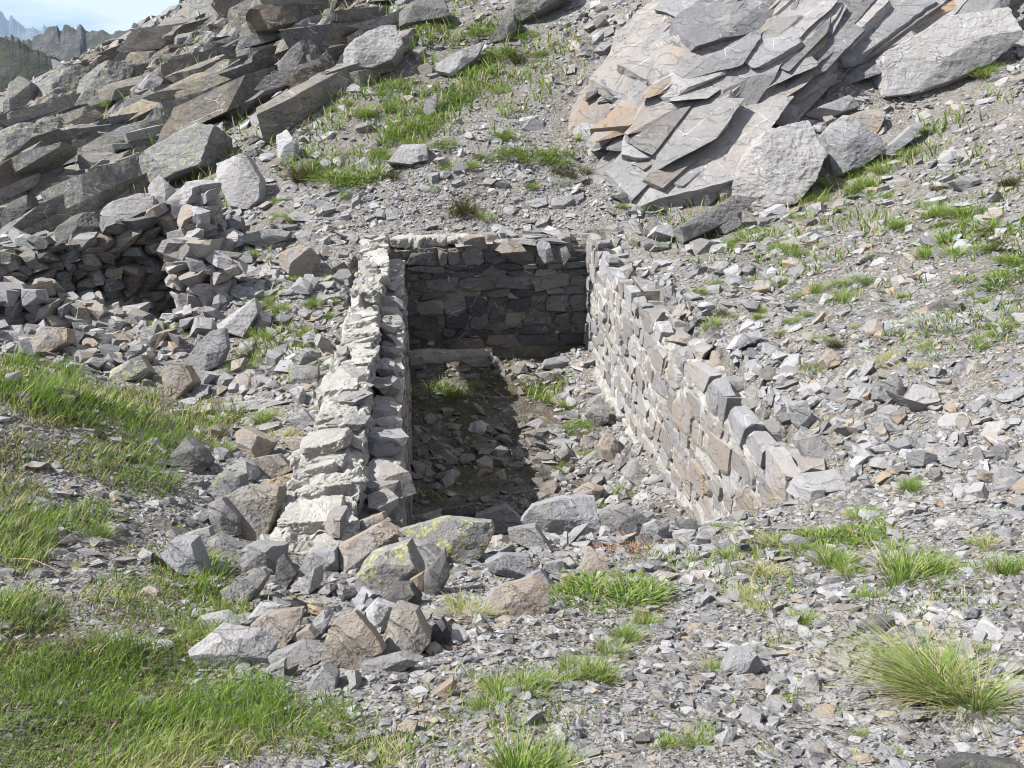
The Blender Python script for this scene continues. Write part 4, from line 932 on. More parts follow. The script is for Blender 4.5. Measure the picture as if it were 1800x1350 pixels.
def place_many(acc, P, N, s, r, protos, tint_fn, flat=(.14, .5), tilt=.26, sink=.28):
    n = len(P); which = r.integers(0, len(protos), n)
    ax = s * .5 * r.uniform(.9, 1.35, n); ay = ax * r.uniform(.5, .9, n); az = ax * r.uniform(flat[0], flat[1], n)
    R = orient(N, r.uniform(0, 6.283, n), r, tilt); T = tint_fn(n)
    for k in range(len(protos)):
        i = np.where(which == k)[0]
        if not len(i): continue
        V, Fc = protos[k]; S_ = np.stack([ax[i], ay[i], az[i]], -1)
        W = np.einsum('nvj,njk->nvk', V[None] * S_[:, None], R[i]) + P[i][:, None] + (N[i] * (az[i] * (1 - sink * 2) * .6)[:, None])[:, None]
        m = len(V); acc.add(W.reshape(-1, 3), (Fc[None] + (np.arange(len(i)) * m)[:, None, None]).reshape(-1, 3), np.repeat(T[i], m, 0))
def tints(n, r=r):
    a = np.clip(r.normal(.58, .2, n), 0, 1.15); w = np.where(r.random(n) < .18, r.uniform(.3, .9, n), r.uniform(0, .2, n)); a = np.where(r.random(n) < .008, 1.5, a)
    w = np.where(r.random(n) < .02, 1.3, w)
    return np.stack([a, w, np.where(r.random(n) < .03, .5, .02)], -1)
P, N = scatter(NS1, r)
px, py, zz = proj(P); med = med_px(px, py)
lawn = zmask(px, py, LAWN); gr = zmask(px, py, GREEN); mb = Mbed(P[:, 0], P[:, 1])
soilp = vn(P * .9, 61) * .5 + vn(P * 2.3, 62) * .35
acc_p = np.clip((8.2 / med) ** 2, 0, 1) * (1 - .93 * np.clip(lawn, 0, 1)) * (1 - .5 * gr) * np.where(mb > .15, .38, 1) * np.clip(.8 + soilp * 1.2, .15, 1) * np.where((hutinv(P[:, 0], P[:, 1])[0] > 0) & (hutinv(P[:, 0], P[:, 1])[0] < 1.7) & (hutinv(P[:, 0], P[:, 1])[1] > -7) & (hutinv(P[:, 0], P[:, 1])[1] < 0), .4, 1)
k = (r.random(len(P)) < acc_p) & ~in_walls(P[:, 0], P[:, 1]) & (zz > .8)
for q in PLACED:
    k &= ~((np.hypot(P[:, 0] - q[4], P[:, 1] - q[5]) < q[6] * 1.6) & (((px - q[0]) / (q[2] * .46)) ** 2 + ((py - q[1]) / (q[3] * .46)) ** 2 < 1))
P, N, zz, med = P[k], N[k], zz[k], med[k]
s_px = np.minimum(med * np.exp(r.normal(-.24, .56, len(P))), 36); s = s_px * zz / F
ib = s_px > 17
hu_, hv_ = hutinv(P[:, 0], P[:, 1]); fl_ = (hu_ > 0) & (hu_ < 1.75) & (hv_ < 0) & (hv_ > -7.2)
def shade_tints(n):      # earthy ruin floor stones, darkened to carry the left wall's shade
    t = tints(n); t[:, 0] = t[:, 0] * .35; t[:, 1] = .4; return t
scree = Acc(); m_ = ~ib & ~fl_; place_many(scree, P[m_], N[m_], s[m_], r, SH, tints); m_ = ~ib & fl_; place_many(scree, P[m_], N[m_], s[m_] * 1.4, r, SH, shade_tints)
o = link("scree", scree.mesh("scree", M_small), kind="stuff", label="loose grey slate chips and scree covering the slopes")
rub_ = Acc(); m_ = ib & ~fl_; place_many(rub_, P[m_], N[m_], s[m_], r, BIG, tints, flat=(.16, .55), tilt=.26); m_ = ib & fl_; place_many(rub_, P[m_], N[m_], s[m_], r, BIG, shade_tints, flat=(.3, .6), tilt=.3)
P2_, N2_ = scatter(260000, r); px, py, z2 = proj(P2_)
HEAP = [(150,560,330,110,1),(260,460,300,90,.8),(460,650,140,90,.6),(560,1070,220,130,1),(860,950,270,40,.8),(470,860,80,90,.8),(1270,350,190,60,.9),(1180,420,100,40,.6),(1500,770,140,90,.4),(1000,425,110,16,.8)]
hm_ = zmask(px, py, HEAP) * (1 - np.clip(zmask(px, py, LAWN) * 1.5, 0, 1))
k = (r.random(len(P2_)) < hm_ * .10) & ~in_walls(P2_[:, 0], P2_[:, 1]) & (z2 > .8)
hu_, hv_ = hutinv(P2_[:, 0], P2_[:, 1]); k &= ~((hu_ > 0) & (hu_ < 2.9) & (hv_ < 0) & (hv_ > -7.6))
for q in PLACED:
    k &= ~((np.hypot(P2_[:, 0] - q[4], P2_[:, 1] - q[5]) < q[6] * 1.6) & (((px - q[0]) / (q[2] * .55)) ** 2 + ((py - q[1]) / (q[3] * .55)) ** 2 < 1))
P2_, N2_, z2 = P2_[k], N2_[k], z2[k]; n = len(P2_); s2 = r.uniform(17, 38, n) * z2 / F; P2_[:, 2] += r.uniform(-.1, .35, n) * s2
place_many(rub_, P2_, N2_, s2, r, BIG, tints, flat=(.3, .75), tilt=.6); print("heap", n)
link("slate_rubble", rub_.mesh("slate_rubble", M_stone), kind="stuff", label="countless fist to hand sized slate stones and plates among the scree")
print("scree", len(P), ib.sum(), time.time() - T00)
# fine grit close to the camera
P, N = scatter(NS2, r, 1.1, 6.5); px, py, zz = proj(P)
k = (r.random(len(P)) < (1 - .9 * zmask(px, py, LAWN)) * .6) & ~in_walls(P[:, 0], P[:, 1]) & (zz > .8); P, N, zz = P[k], N[k], zz[k]
grit = Acc(); place_many(grit, P, N, np.exp(r.normal(math.log(5.5), .4, len(P))) * zz / F, r, SH, tints)
link("gravel", grit.mesh("gravel", M_small), kind="stuff", label="fine grey gravel and grit of the foreground")

# ------------------------------------------------------------------ further single stones, the ones that show largest
r = np.random.default_rng(31)
SIZEW = ("small", "hand sized", "medium"); used = {}
COLW = {'g': "grey", 'b': "blue-grey", 't': "brownish", 'd': "dark", 'p': "pale", 'm': "mottled", 'l': "lichen spotted", 'r': "rusty"}
def describe(px, py, adj, noun, used=used):
    d = sorted(LM, key=lambda m: math.hypot(m[1] - px, m[2] - py))
    def rel(m):
        dx, dy = px - m[1], py - m[2]
        if abs(dx) > 1.6 * abs(dy): return "right of" if dx > 0 else "left of"
        if abs(dy) > 1.6 * abs(dx): return "below" if dy > 0 else "above"
        return ("below and right of" if dx > 0 else "below and left of") if dy > 0 else ("above and right of" if dx > 0 else "above and left of")
    short = [m for m in d if len(m[0].split()) <= 6 and m[0].startswith("the ")]
    cands = []
    for i in range(min(3, len(short))):
        cands.append(f"{adj} {noun} {rel(short[i])} {short[i][0]}")
    cands += [f"{adj} {noun} between {short[0][0]} and {short[1][0]}"]
    for c in cands:
        if c not in used and len(c.split()) <= 16: used[c] = 1; return c
    c = cands[0]
    for o_ in ("second", "third", "fourth", "fifth", "sixth", "seventh", "eighth", "ninth"):
        cc = f"{o_} {c}"
        if cc not in used: used[cc] = 1; return cc
    return c
AUTO = [((0, 560, 470, 690), 42, 24, 46), ((0, 400, 400, 500), 22, 22, 40), ((330, 440, 620, 730), 18, 20, 36), ((380, 760, 600, 900), 12, 24, 44), ((420, 950, 800, 1190), 20, 24, 44), ((820, 910, 1250, 1060), 16, 24, 44),
        ((1380, 640, 1800, 900), 24, 26, 52), ((1150, 480, 1400, 700), 12, 22, 38), ((1080, 330, 1420, 440), 16, 22, 40), ((1200, 950, 1790, 1340), 12, 26, 50), ((560, 1190, 1200, 1340), 6, 26, 44), ((120, 860, 330, 960), 5, 22, 36), ((940, 700, 1120, 880), 8, 18, 30), ((730, 720, 940, 890), 5, 22, 34), ((0, 270, 400, 400), 14, 20, 34)]
SHAPEW = {0: "plate", 1: "stone", 2: "block"}
cnt = 0
for (x0, y0, x1, y1), n, s0, s1 in AUTO:
    tries = 0; got = 0
    while got < n and tries < 900:
        tries += 1; px, py = r.uniform(x0, x1), r.uniform(y0, y1); s_ = r.uniform(s0, s1)
        if any(abs(px - q[0]) < (q[2] + s_) * .5 and abs(py - q[1]) < (q[3] + s_ * .6) * .5 for q in PLACED): continue
        Pt, ok = hit([px], [py])
        if not ok[0] or in_walls(Pt[:, 0], Pt[:, 1])[0]: continue
        x, y = Pt[0, :2]; z = float(Hall(Pt[:, 0], Pt[:, 1])[0]); Nn = Nrm(Pt[:, 0], Pt[:, 1]); zc = float((Pt[0] - CP) @ FW); s = s_ * zc / F
        sh = int(r.choice([0, 1, 2], p=[.45, .35, .2])); fl = (r.uniform(.14, .24), r.uniform(.3, .5), r.uniform(.55, .8))[sh]
        V, Fc = randrock(np.array([s * .5, s * .5 * r.uniform(.6, .95), s * .5 * fl]), r, 4 if s_ > 40 else 3, .045)
        R = orient(Nn, np.array([r.uniform(0, 6.28)]), r, .3 if sh else .38)[0]; V = V @ R
        kd = str(r.choice(['g', 'b', 't', 'd', 'p', 'm', 'l', 'r'], p=[.3, .16, .2, .08, .12, .07, .04, .03]))
        t = np.array(TINT[kd]); org = np.array([x, y, z + s * .5 * fl * .3])
        adj = ("small " if s_ < (s0 * .7 + s1 * .3) else "large " if s_ > (s0 * .3 + s1 * .7) else "") + COLW[kd]
        lab = describe(px, py, adj, SHAPEW[sh])
        link("stone", mesh("stone", V, Fc, M_stone, np.broadcast_to(t, (len(V), 3))), label=lab, cat="rock", group="loose stones scattered over the slopes", loc=org)
        PLACED.append((px, py, s_, s_ * .6, x, y, s)); got += 1; cnt += 1
print("stones", cnt, time.time() - T00)

# ------------------------------------------------------------------ grasses and herbs
def blades(P, N, Lh, W, lean, r, tint, curl=.5, seg=3):
    """P roots, N up, Lh length, W width, lean outward directions (n,3); returns strips"""
    n = len(P); side = unit(np.cross(N, lean) + 1e-6 + r.normal(size=(n, 3)) * .35)
    rows = []
    for k in range(seg + 1):
        t = k / seg; c = P + N * (Lh * (t - curl * .32 * t * t))[:, None] + lean * (Lh * (.25 * t + curl * t * t))[:, None]
        w = (W * (1 - t) ** .7)[:, None] * .5
        if k < seg: rows += [c - side * w, c + side * w]
        else: rows += [c]
    m = 2 * seg + 1; V = np.stack(rows, 1)
    Fk = []
    for k in range(seg - 1): a = 2 * k; Fk += [[a, a + 1, a + 3], [a, a + 3, a + 2]]
    a = 2 * (seg - 1); Fk += [[a, a + 1, a + 2]]
    Fk = np.array(Fk); Fc = (Fk[None] + (np.arange(n) * m)[:, None, None]).reshape(-1, 3)
    return V.reshape(-1, 3), Fc, np.repeat(tint, m, 0)
def tuft_mesh(kind, r, name):
    n = dict(long=1150, green=420, dry=380, dark=520, herb=1500, silver=900, red=800, sprig=260)[kind]
    a = r.uniform(0, 6.283, n); q = np.sqrt(r.random(n)); rad = dict(long=.28, green=.5, dry=.5, dark=.6, herb=.9, silver=.9, red=.95, sprig=.55)[kind]
    # several little clumps make an uneven outline
    nc = dict(long=3, green=7, dry=6, dark=6, herb=16, silver=14, red=18, sprig=4)[kind]; cc = r.normal(size=(nc, 2)) * rad * .55; ci = r.integers(0, nc, n)
    spread = .5 if kind in ('long',) else .34
    P = np.stack([cc[ci, 0] + np.cos(a) * q * rad * spread, cc[ci, 1] + np.sin(a) * q * rad * spread, np.zeros(n)], -1)
    out = np.stack([np.cos(a), np.sin(a), 0 * a], -1) * q[:, None] + r.normal(size=(n, 3)) * .25 + P * .6; out[:, 2] *= .1
    N = unit(np.array([0, 0, 1.]) + r.normal(size=(n, 3)) * .15)
    if kind in ('herb', 'silver', 'red', 'sprig'):
        L = r.uniform(.05, .16, n) * (1 if kind != 'red' else .6); W = np.full(n, .032 if kind != 'red' else .025); P[:, 2] += r.uniform(0, .16, n) * (1.3 - np.clip(np.hypot(P[:, 0], P[:, 1]), 0, 1)); curl = .9
        dry = np.where(r.random(n) < .2, r.uniform(.4, .9, n), 0)
    else:
        hN = dict(long=.95, green=.8, dry=.7, dark=.6)[kind]; L = r.uniform(.45, 1, n) * hN * (1 - .25 * q); W = np.full(n, .014 if kind == 'long' else .026); curl = .65 if kind == 'long' else .5
        dry = np.where(r.random(n) < dict(long=.52, green=.25, dry=.75, dark=.3)[kind], r.uniform(.5, 1, n), r.uniform(0, .2, n))
        out = out * (1.45 if kind == 'long' else 1.1) + (np.array([-.4, .1, 0]) if kind == 'long' else 0); low = dry > .5;  L = np.where(low, L * .8, L); out = np.where(low[:, None], out * 1.7, out)
    t = np.stack([np.clip(r.normal(.5 if kind != 'dark' else .15, .25, n), 0, 1), dry, r.random(n)], -1)
    V, Fc, T = blades(P - np.array([0, 0, .03]), N, L, W, out, r, t, curl)
    mat = dict(herb=M_herb, silver=M_silver, red=M_red, sprig=M_herb, dark=M_dark).get(kind, M_grass)
    return mesh(name, V, Fc, mat, T)
r = np.random.default_rng(5)
TM = {k: [tuft_mesh(k, r, k + "_tuft") for _ in range(3)] for k in ('long', 'green', 'dry', 'dark', 'herb', 'silver', 'red', 'sprig')}
NOUN = dict(long="grass tuft", green="green grass tuft", dry="straw coloured grass tuft", dark="dark green grass clump", herb="low green herb cushion", silver="silvery leaved plant patch", red="reddish moss patch", sprig="small leafy sprig")
NAME = dict(long="grass_tuft", green="grass_tuft", dry="grass_tuft", dark="grass_clump", herb="herb_cushion", silver="silvery_plant", red="moss_patch", sprig="leafy_sprig")
usedt = {}; ntuft = 0
def tuft(px, py, w, kind, label=None, sq=1.0, hfac=1.0):
    global ntuft
    Pt, ok = hit([px], [py])
    if not ok[0] or in_walls(Pt[:, 0], Pt[:, 1])[0]: return
    x, y = Pt[0, :2]; z = float(Hall(Pt[:, 0], Pt[:, 1])[0]); zc = float((Pt[0] - CP) @ FW); s = w * (.80 if kind != 'long' else .62) * zc / F
    if kind == 'long': s *= 1.12
    me_ = TM[kind][int(r.integers(0, 3))]
    o = link(NAME[kind], me_, loc=(x, y, z - .01)); nn = Nrm(Pt[:, 0], Pt[:, 1], .3)[0]
    upv = Vector((nn[0] * .5, nn[1] * .5, 1)).normalized(); o.rotation_euler = (Vector((0, 0, 1)).rotation_difference(upv).to_matrix().to_4x4() @ __import__('mathutils').Matrix.Rotation(r.uniform(0, 6.28) * (kind != 'long'), 4, 'Z')).to_euler()
    o.scale = (s, s * sq, s * r.uniform(.85, 1.1) * hfac * (1.0 if kind != 'long' else 1.25))
    o["label"] = label or describe(px, py, ("wide " if w > 85 else "tiny " if w < 34 else "").strip() or "single", NOUN[kind], usedt)
    o["category"] = "grass" if 'grass' in NOUN[kind] else "plant"; o["group"] = "plants growing among the stones"; ntuft += 1
TF = [(1690,1245,225,'long',"biggest grass tuft, wide fan of long green and straw blades, lower right"),(1590,1020,130,'green',"broad upright green grass tuft at right, level with the wall foot"),(1505,1010,60,'green',None),(1760,1010,100,'green',"green grass tuft cut by the right picture edge"),
 (1260,1180,70,'green',"green grass tuft right against the grey cut stone"),(1410,1100,70,'green',None),(1330,1070,70,'dry',None),(1375,1135,60,'dry',None),(1600,855,56,'green',"lone bright tuft on the plates right of the purple slab"),
 (1430,655,40,'green',None),(1040,1195,95,'green',"leaning green tuft in the middle foreground"),(1090,1125,70,'green',None),(945,1215,80,'green',None),(1000,1175,60,'green',None),(1065,1150,70,'green',None),(1125,1095,60,'green',None),(870,1245,70,'green',None),(780,1260,60,'dry',None),(1150,1060,50,'dry',None),(1300,1050,60,'dry',None),(1450,990,90,'green',None),(1650,1005,90,'green',None),(900,1220,90,'green',None),(980,1200,60,'green',None),(820,1080,95,'dry',"straw coloured tuft between the heap and the flat brown stone"),
 (860,1225,60,'dry',None),(1350,1010,70,'dry',None),(1400,965,60,'green',None),(1530,915,50,'green',None),(1540,945,110,'herb',None),(1460,955,110,'herb',None),(1380,960,70,'dry',None),(1180,1320,90,'sprig',None),(1240,1310,70,'green',None),
 (1330,1330,50,'dry',None),(580,1285,60,'green',None),(690,1345,110,'dry',None),(900,1360,170,'green',"large green tuft cut by the bottom edge in the middle"),(980,1345,80,'green',None),(1500,1340,60,'dry',None),(1460,1255,36,'green',None),(1335,1275,24,'dry',None),
 (1070,1060,150,'herb',"widest low green herb cushion, in the foreground centre"),(1010,1040,70,'herb',None),(1130,1050,60,'herb',None),(1110,975,110,'red',"reddish moss patch in front of the ruin"),(1050,965,70,'red',None),(1120,1000,40,'sprig',None),(1170,985,50,'silver',None),
 (785,692,62,'green',"bright tuft on the sunlit floor patch by the back wall"),(727,697,26,'green',None),(835,680,30,'green',None),(940,685,40,'herb',None),(975,705,60,'herb',None),(1000,712,36,'green',None),(1022,755,46,'herb',None),(1092,868,40,'green',None),(1040,800,36,'herb',None),(985,830,40,'herb',None),(1060,890,40,'herb',None),(925,668,26,'herb',None),
 (820,360,72,'dark',"dark green dome shaped clump with brown centre behind the ruin"),(850,385,30,'green',None),(940,275,70,'herb',"broad green herb cushion in the middle of the gully"),(900,265,36,'herb',None),(975,270,40,'herb',None),(1000,305,46,'dark',"dark round clump in the upper middle of the scree"),(700,305,44,'dark',None),(757,335,30,'green',None),
 (550,305,80,'dark',None),(600,310,90,'herb',None),(570,290,60,'herb',None),(640,310,60,'herb',None),(660,270,50,'herb',None),(700,235,60,'herb',None),(740,220,80,'herb',None),(780,190,60,'herb',None),(760,205,50,'herb',None),(830,155,60,'herb',None),(850,120,50,'herb',None),(900,105,70,'dark',None),(880,95,60,'herb',None),(950,95,40,'herb',None),(800,170,50,'herb',None),
 (700,150,60,'herb',None),(640,200,50,'green',None),(680,195,50,'green',None),(660,60,60,'herb',None),(760,50,60,'herb',None),(850,50,60,'herb',None),(930,60,40,'herb',None),(610,345,26,'green',None),(500,385,46,'green',None),(485,355,30,'green',None),(930,330,30,'green',None),(840,275,26,'herb',None),(1020,245,20,'green',None),(1090,365,26,'green',None),(1090,330,26,'green',None),
 (500,545,40,'green',None),(510,510,36,'dry',None),(515,490,30,'green',None),(465,565,36,'green',None),(455,600,60,'green',None),(445,630,50,'green',None),(420,650,46,'green',None),(535,590,34,'green',None),(525,610,26,'green',None),(580,490,26,'green',None),(585,530,24,'green',None),(605,480,30,'dry',None),
 (480,740,66,'green',"bright green tuft beside the rounded bluish stone"),(490,775,60,'dry',None),(275,572,46,'herb',"bright green herbs growing inside the dry stone enclosure"),(305,580,46,'herb',None),(330,570,20,'green',None),(110,400,40,'dry',None),(20,455,50,'green',None),(385,790,46,'green',None),
 (120,1000,30,'dry',None),(350,1120,44,'green',None),(370,940,36,'green',None),(305,930,26,'herb',None),(160,940,60,'green',None),(260,285,20,'green',None),(130,320,30,'green',None),(400,330,24,'herb',None),(490,215,30,'green',None),
 (1520,125,34,'herb',"small bushy plant growing in a crack of the rock face"),(1500,140,26,'herb',None),(1250,295,40,'dark',None),(1355,180,22,'green',None),(1100,205,50,'silver',None),(1090,215,40,'silver',None),(1040,75,40,'silver',None),(1130,65,40,'silver',None),(1080,160,40,'silver',None),
 (1440,330,60,'green',None),(1490,310,50,'green',None),(1520,330,60,'green',None),(1560,300,50,'green',None),(1550,350,44,'green',None),(1600,270,40,'green',None),(1640,230,40,'green',None),(1730,130,60,'green',None),(1790,320,50,'dark',None),(1660,380,60,'green',None),(1700,375,60,'herb',None),(1760,395,60,'herb',None),(1640,450,50,'green',None),(1660,420,44,'green',None),
 (1490,525,44,'green',None),(1520,500,40,'green',None),(1480,500,36,'green',None),(1380,440,44,'green',None),(1370,360,44,'green',None),(1420,350,50,'green',None),(1400,380,40,'herb',None),(1300,430,50,'herb',None),(1330,420,60,'green',None),(1250,500,36,'green',None),(1230,515,30,'green',None),(1380,500,44,'green',None),(1640,360,44,'green',None),(1440,520,30,'silver',None),
 (1680,575,90,'silver',"widest silvery leaved patch on the right slope"),(1640,560,60,'silver',None),(1570,580,60,'silver',None),(1610,540,50,'silver',None),(1660,625,60,'silver',None),(1530,490,50,'silver',None),(1780,910,50,'silver',None),(1560,640,50,'dry',None),(1600,650,50,'dry',None),(1780,490,90,'herb',None),(1790,460,60,'herb',None),
 (1270,930,40,'herb',None),(1300,940,40,'green',None),(1740,960,60,'dry',None),(1270,405,50,'green',None)]
for t in TF: tuft(*t)
k = 0
while ntuft < 285 and k < 3000:
    k += 1
    zn = [(1200,330,1800,620,.5),(600,0,1050,330,.2),(430,500,620,640,.08),(1250,950,1800,1340,.12),(0,250,480,480,.06),(0,100,600,250,.08)]
    x0, y0, x1, y1, w = zn[int(r.choice(len(zn), p=np.array([z[4] for z in zn]) / sum(z[4] for z in zn)))]
    px, py = r.uniform(x0, x1), r.uniform(y0, y1)
    if y0 == 330 and py < 700 - px * .32 - 0 and px < 1450 and py < 430: continue
    if any(abs(px - q[0]) < q[2] * .5 and abs(py - q[1]) < q[3] * .5 for q in PLACED): continue
    Pt, ok = hit([px], [py])
    if not ok[0] or (Mbed(Pt[:, 0], Pt[:, 1])[0] > .3 and r.random() < .7): continue
    tuft(px, py, r.uniform(18, 46), str(r.choice(['green', 'green', 'dry', 'herb', 'silver', 'dark'], p=[.35, .15, .15, .2, .1, .05])))
print("tufts", ntuft, time.time() - T00)
# grass sward, nobody could count it
P, N = scatter(NG, r, 1.1, 9); px, py, zz = proj(P); lm = zmask(px, py, LAWN); cl = vn(P * 2.2, 71) * .6 + vn(P * 6, 72) * .5
k = (r.random(len(P)) < np.clip(lm * (1.15 + .9 * cl), 0, 1)) & ~in_walls(P[:, 0], P[:, 1]) & (zz > .8)
P, N, zz, cl = P[k], N[k], zz[k], cl[k]; n = len(P)
L = r.uniform(10, 44, n) * zz / F * (.9 + .9 * np.clip(vn(P * 3.3, 91), -.6, 1)); a = r.uniform(0, 6.283, n); wind = np.array([.28, -.2, 0])
lean = np.stack([np.cos(a), np.sin(a), 0 * a], -1) * r.uniform(.2, .9, n)[:, None] + wind + .5 * np.stack([vn(P * 1.5, 75), vn(P * 1.5, 76), 0 * a], -1)
dryp = np.clip(.36 + .7 * vn(P * 1.3, 73) + .25 * vn(P * 5, 74), .05, .9); dr = np.where(r.random(n) < dryp, r.uniform(.5, 1, n), r.uniform(0, .15, n))
L = np.where(dr > .5, L * .75, L); lean = np.where((dr > .5)[:, None], lean * 1.6, lean)
V, Fc, T = blades(P, unit(N + [0, 0, 1]), L, 2.3 * zz / F, lean, r, np.stack([np.clip(r.normal(.45, .3, n) + .35 * cl, 0, 1), dr, a], -1), .6)
link("grass", mesh("grass", V, Fc, M_grass, T), kind="stuff", label="shaggy green and straw coloured grass on the bank at left")
print("sward", n, time.time() - T00)
# sparse short blades between the stones everywhere else
P, N = scatter(NG, r, 1.1, 30); px, py, zz = proj(P); gm_ = zmask(px, py, GREEN); cl = vn(P * 1.7, 81) + .6 * vn(P * 5, 82)
k = (r.random(len(P)) < np.clip(gm_ * 1.6, 0, 1) * np.clip(cl * 1.4 + .25 + .2 * (zz > 13), 0, 1) + np.clip(cl - .8, 0, 1) * .3) & ~in_walls(P[:, 0], P[:, 1]) & (zz > .8) 
P, N, zz = P[k], N[k], zz[k]; n = len(P); P[:, 2] = Hall(P[:, 0], P[:, 1]); a = r.uniform(0, 6.283, n)
V, Fc, T = blades(P, unit(N + [0, 0, 1]), r.uniform(9, 28, n) * zz / F * np.where(zz > 13, 1.25, 1), 3.0 * zz / F, np.stack([np.cos(a), np.sin(a), 0 * a], -1) * r.uniform(.3, 1, n)[:, None], r, np.stack([np.clip(r.normal(.5, .25, n), 0, 1), np.where(r.random(n) < .3, .8, .05), a], -1), .6)
link("thin_grass", mesh("thin_grass", V, Fc, M_grass, T), kind="stuff", label="thin short grass growing between the stones of the slopes")
# long dry stalks
def stalk(pts, label):
    Hh, ok = hit([pts[0][0]], [pts[0][1]]); base = Hh[0]; zc = float((base - CP) @ FW); ws = []
    for i, p in enumerate(pts):
        z_ = zc - .06 * i; ws.append(CP + (FW + RT * ((p[0] - 900) / F) + UP * ((675 - p[1]) / F)) * z_)
    W = np.array(ws); t = np.linspace(0, 1, 24); q = np.linspace(0, 1, len(W)); C_ = np.stack([np.interp(t, q, W[:, i]) for i in range(3)], -1); C_[:, 2] += .02 * np.sin(t * 3.14)
    rad = 1.1 * zc / F; Vv = []; 
    for i, c in enumerate(C_):
        for k in range(5): an = k * 1.2566; Vv.append(c + (RT * math.cos(an) + UP * math.sin(an)) * rad * (1 - .6 * t[i]))
    Fq = [[i * 5 + k, i * 5 + (k + 1) % 5, (i + 1) * 5 + (k + 1) % 5, (i + 1) * 5 + k] for i in range(23) for k in range(5)]
    link("dry_stalk", mesh("dry_stalk", np.array(Vv) - base, np.array(Fq), M_grass, np.broadcast_to(np.array((.5, 1.3, 0)), (len(Vv), 3))), label=label, cat="dry stalk", loc=base)
stalk([(1380, 1122), (1335, 1040), (1268, 945)], "long pale dry stalk leaning over the gravel in front of the sunlit wall")
stalk([(1415, 1130), (1390, 1133), (1355, 1140)], "short dry stalk lying beside a straw coloured tuft")
stalk([(8, 983), (60, 990), (105, 1005)], "pale dry stalk arching at the left edge")
stalk([(120, 715), (230, 790), (300, 820)], "thin dry stalk lying over the grassy bank")
# flowers
def flower(px, py, mat, label, s=4):
    Hh, ok = hit([px], [py]); b_ = Hh[0]; zc = float((b_ - CP) @ FW); q = s * zc / F; a = np.arange(5) * 1.2566
    P = np.tile([[0, 0, q * 1.5]], (5, 1)).astype(float); lean = np.stack([np.cos(a), np.sin(a), 0 * a], -1)
    V, Fc, T = blades(P, np.tile([[0, 0, .4]], (5, 1)), np.full(5, q * 1.6), np.full(5, q * 1.5), lean * 1.3, np.random.default_rng(int(px)), np.full((5, 3), .5), .4)
    root = link("flower", mesh("flower", V, Fc, mat, T), label=label, cat="flower", loc=b_)
    P = np.zeros((3, 3)); V, Fc, T = blades(P, np.tile([[0, 0, 1.]], (3, 1)), np.full(3, q * 1.7), np.full(3, q * .25), np.full((3, 3), .1), np.random.default_rng(3), np.full((3, 3), .3), .2)
    link("stem", mesh("stem", V, Fc, M_grass, T), root)
flower(1783, 1125, M_violet, "left violet flower of the pair at the right picture edge", 5); flower(1797, 1117, M_violet, "right violet flower of the pair at the right picture edge", 5)
flower(1748, 352, M_flower, "pale yellow flower on the upper right slope, upper one"); flower(1783, 380, M_flower, "yellow flower among herbs near the right picture edge"); flower(1700, 372, M_flower, "pale yellow flower left of the other yellow flowers")
flower(1745, 383, M_flower, "pale yellow flower below the upper one on the right slope")

# ------------------------------------------------------------------ far hills and peaks
def far_mat(name, a, b, sc):
    m, t, bs = nt(name); co = nd(t, "ShaderNodeTexCoord").outputs["Object"]
    n1 = noise(t, co, sc * 2, 9, .75, .5); n2 = noise(t, co, sc * 7, 7, .75)
    c = mixc(t, mr(t, n1, .44, .54), a, b); c = mixc(t, mr(t, n2, .5, .6, 0, .75), c, (.07, .07, .08)); t.links.new(c, bs.inputs["Base Color"]); bs.inputs["Roughness"].default_value = .95
    t.links.new(bump(t, bs, n1, .9 / sc, 1), bs.inputs["Normal"]); return m
def ridge(name, top, D, drop, run, mat, label, amp, sc, seed, side=0.0, jag_px=4.0):
    px = np.linspace(top[0][0], top[-1][0], 420); py = np.interp(px, [p[0] for p in top], [p[1] for p in top])
    jg = jag_px * D / F * fbm(np.stack([px * .13, px * 0, px * 0], -1), 5, seed + 40, .7); d = ray(px, py); Tp = CP + d * (D / d[:, 1])[:, None]
    ts = np.concatenate([np.linspace(-1, 0, 26)[:-1], np.linspace(0, 1, 110)]); rows = []
    for t in ts:
        Q = Tp.copy(); Q[:, 1] -= t * run; Q[:, 2] -= abs(t) ** .85 * drop; Q[:, 0] += side * t * run; Q[:, 2] += jg * math.exp(-abs(t) * 70); rows.append(Q)
    G = np.array(rows); n_ = fbm(G * sc, 6, seed, .55); rg = 1 - np.abs(fbm(G * sc * .8 + 7, 5, seed + 9, .5)) * 2
    f = np.clip(np.abs(ts) * 5, .12, 1)[:, None]
    G[..., 2] += amp * (n_ * .6 + rg * .5 - .3) * f; G[..., 1] += amp * .6 * n_ * f
    a, b = G.shape[:2]; id_ = np.arange(a * b).reshape(a, b); Fq = np.stack([id_[:-1, :-1], id_[:-1, 1:], id_[1:, 1:], id_[1:, :-1]], -1).reshape(-1, 4)
    link(name, mesh(name, G.reshape(-1, 3), Fq, mat), kind="structure", label=label)
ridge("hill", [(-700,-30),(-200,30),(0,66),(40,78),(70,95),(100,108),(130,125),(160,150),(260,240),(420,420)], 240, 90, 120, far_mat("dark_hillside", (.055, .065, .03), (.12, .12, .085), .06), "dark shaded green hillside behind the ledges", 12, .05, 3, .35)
jr = np.random.default_rng(2)
crag = [(-700,60),(-200,80),(0,68),(15,62),(30,66),(55,72),(75,58),(92,48),(105,50),(118,42),(145,43),(152,52),(165,50),(180,41),(195,46),(215,50),(230,40),(240,34),(255,36),(270,28),(283,40),(300,33),(330,28),(400,15),(520,0),(900,-40)]
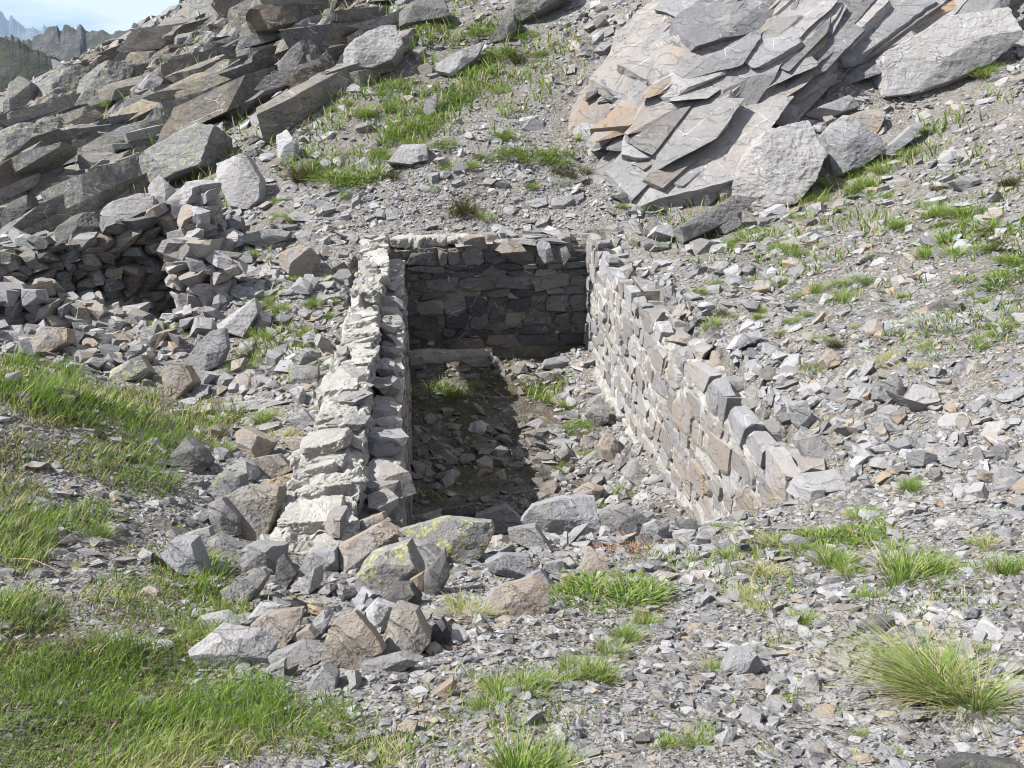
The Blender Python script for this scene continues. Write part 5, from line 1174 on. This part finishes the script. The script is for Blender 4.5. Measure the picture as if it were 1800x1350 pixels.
ridge("hills", crag, 720, 260, 520, far_mat("craggy_hillside", (.11, .115, .075), (.20, .19, .18), .03), "grey-green craggy ridge below the sky", 48, .018, 8, .3)
peaks = [(-700,-60),(-300,40),(-120,-10),(-60,20),(-20,5),(0,21),(8,28),(14,36),(18,30),(23,34),(33,42),(40,46),(57,45),(66,51),(74,52),(78,44),(80,50),(84,42),(89,43),(96,55),(150,72),(300,90)]
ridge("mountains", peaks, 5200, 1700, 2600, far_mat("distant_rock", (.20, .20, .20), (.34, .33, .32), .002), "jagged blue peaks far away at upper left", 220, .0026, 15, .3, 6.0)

# ------------------------------------------------------------------ air, sky, sun
if HAZE:
    bm = bmesh.new(); bmesh.ops.create_cube(bm, size=1); me_ = bpy.data.meshes.new("haze"); bm.to_mesh(me_); bm.free()
    o = link("haze", me_, kind="stuff", label="thin bluish mountain air between the ledges and the far peaks"); lo = np.array([-9000, -60, -2600.]); hi = np.array([900, 8600, 640.])
    o.location = (lo + hi) / 2; o.scale = hi - lo
    m = bpy.data.materials.new("haze_air"); m.use_nodes = True; t = m.node_tree; t.nodes.clear(); ou = t.nodes.new("ShaderNodeOutputMaterial"); v = t.nodes.new("ShaderNodeVolumePrincipled")
    v.inputs["Density"].default_value = HAZE; v.inputs["Color"].default_value = (.55, .75, 1, 1); v.inputs["Anisotropy"].default_value = 0; t.links.new(v.outputs[0], ou.inputs["Volume"]); me_.materials.append(m)
ELEV = math.radians(50); SD = Vector((-math.cos(ELEV) * .999, -.03, math.sin(ELEV))).normalized()
sl = bpy.data.lights.new("sun", 'SUN'); sl.energy = 5.0; sl.angle = math.radians(.53); sl.color = (1, .97, .93)
so = bpy.data.objects.new("sun", sl); COL.objects.link(so); so.rotation_euler = SD.to_track_quat('Z', 'Y').to_euler()
w = bpy.data.worlds.new("World"); S.world = w; w.use_nodes = True; t = w.node_tree; bg = t.nodes["Background"]
sk = t.nodes.new("ShaderNodeTexSky"); sk.sky_type = 'NISHITA'; sk.sun_disc = False; sk.sun_elevation = ELEV; sk.sun_rotation = math.atan2(SD.x, SD.y); sk.altitude = 2400; sk.air_density = 1; sk.dust_density = .6
tc = t.nodes.new("ShaderNodeTexCoord"); mp = t.nodes.new("ShaderNodeMapping"); mp.inputs["Scale"].default_value = (1.2, 1.2, 5.5); mp.inputs["Location"].default_value = (.35, .2, .55); t.links.new(tc.outputs["Generated"], mp.inputs[0])
cl = noise(t, mp.outputs[0], 2.6, 8, .58, .4); cf = mr(t, cl, .42, .56, 0, .97)
c = mixc(t, cf, mixc(t, 1.0, sk.outputs[0], (.50, .72, 1.15), 'MULTIPLY'), (11, 11.3, 12)); t.links.new(c, bg.inputs[0]); bg.inputs[1].default_value = .05
S.view_settings.view_transform = 'Standard'; S.view_settings.look = 'None'; S.view_settings.exposure = 1.0; S.view_settings.gamma = 1
S.cycles.filter_width = 1.0; S.cycles.max_bounces = 6; S.cycles.diffuse_bounces = 3; S.cycles.volume_bounces = 0; S.cycles.volume_step_rate = 5
print("done", time.time() - T00)
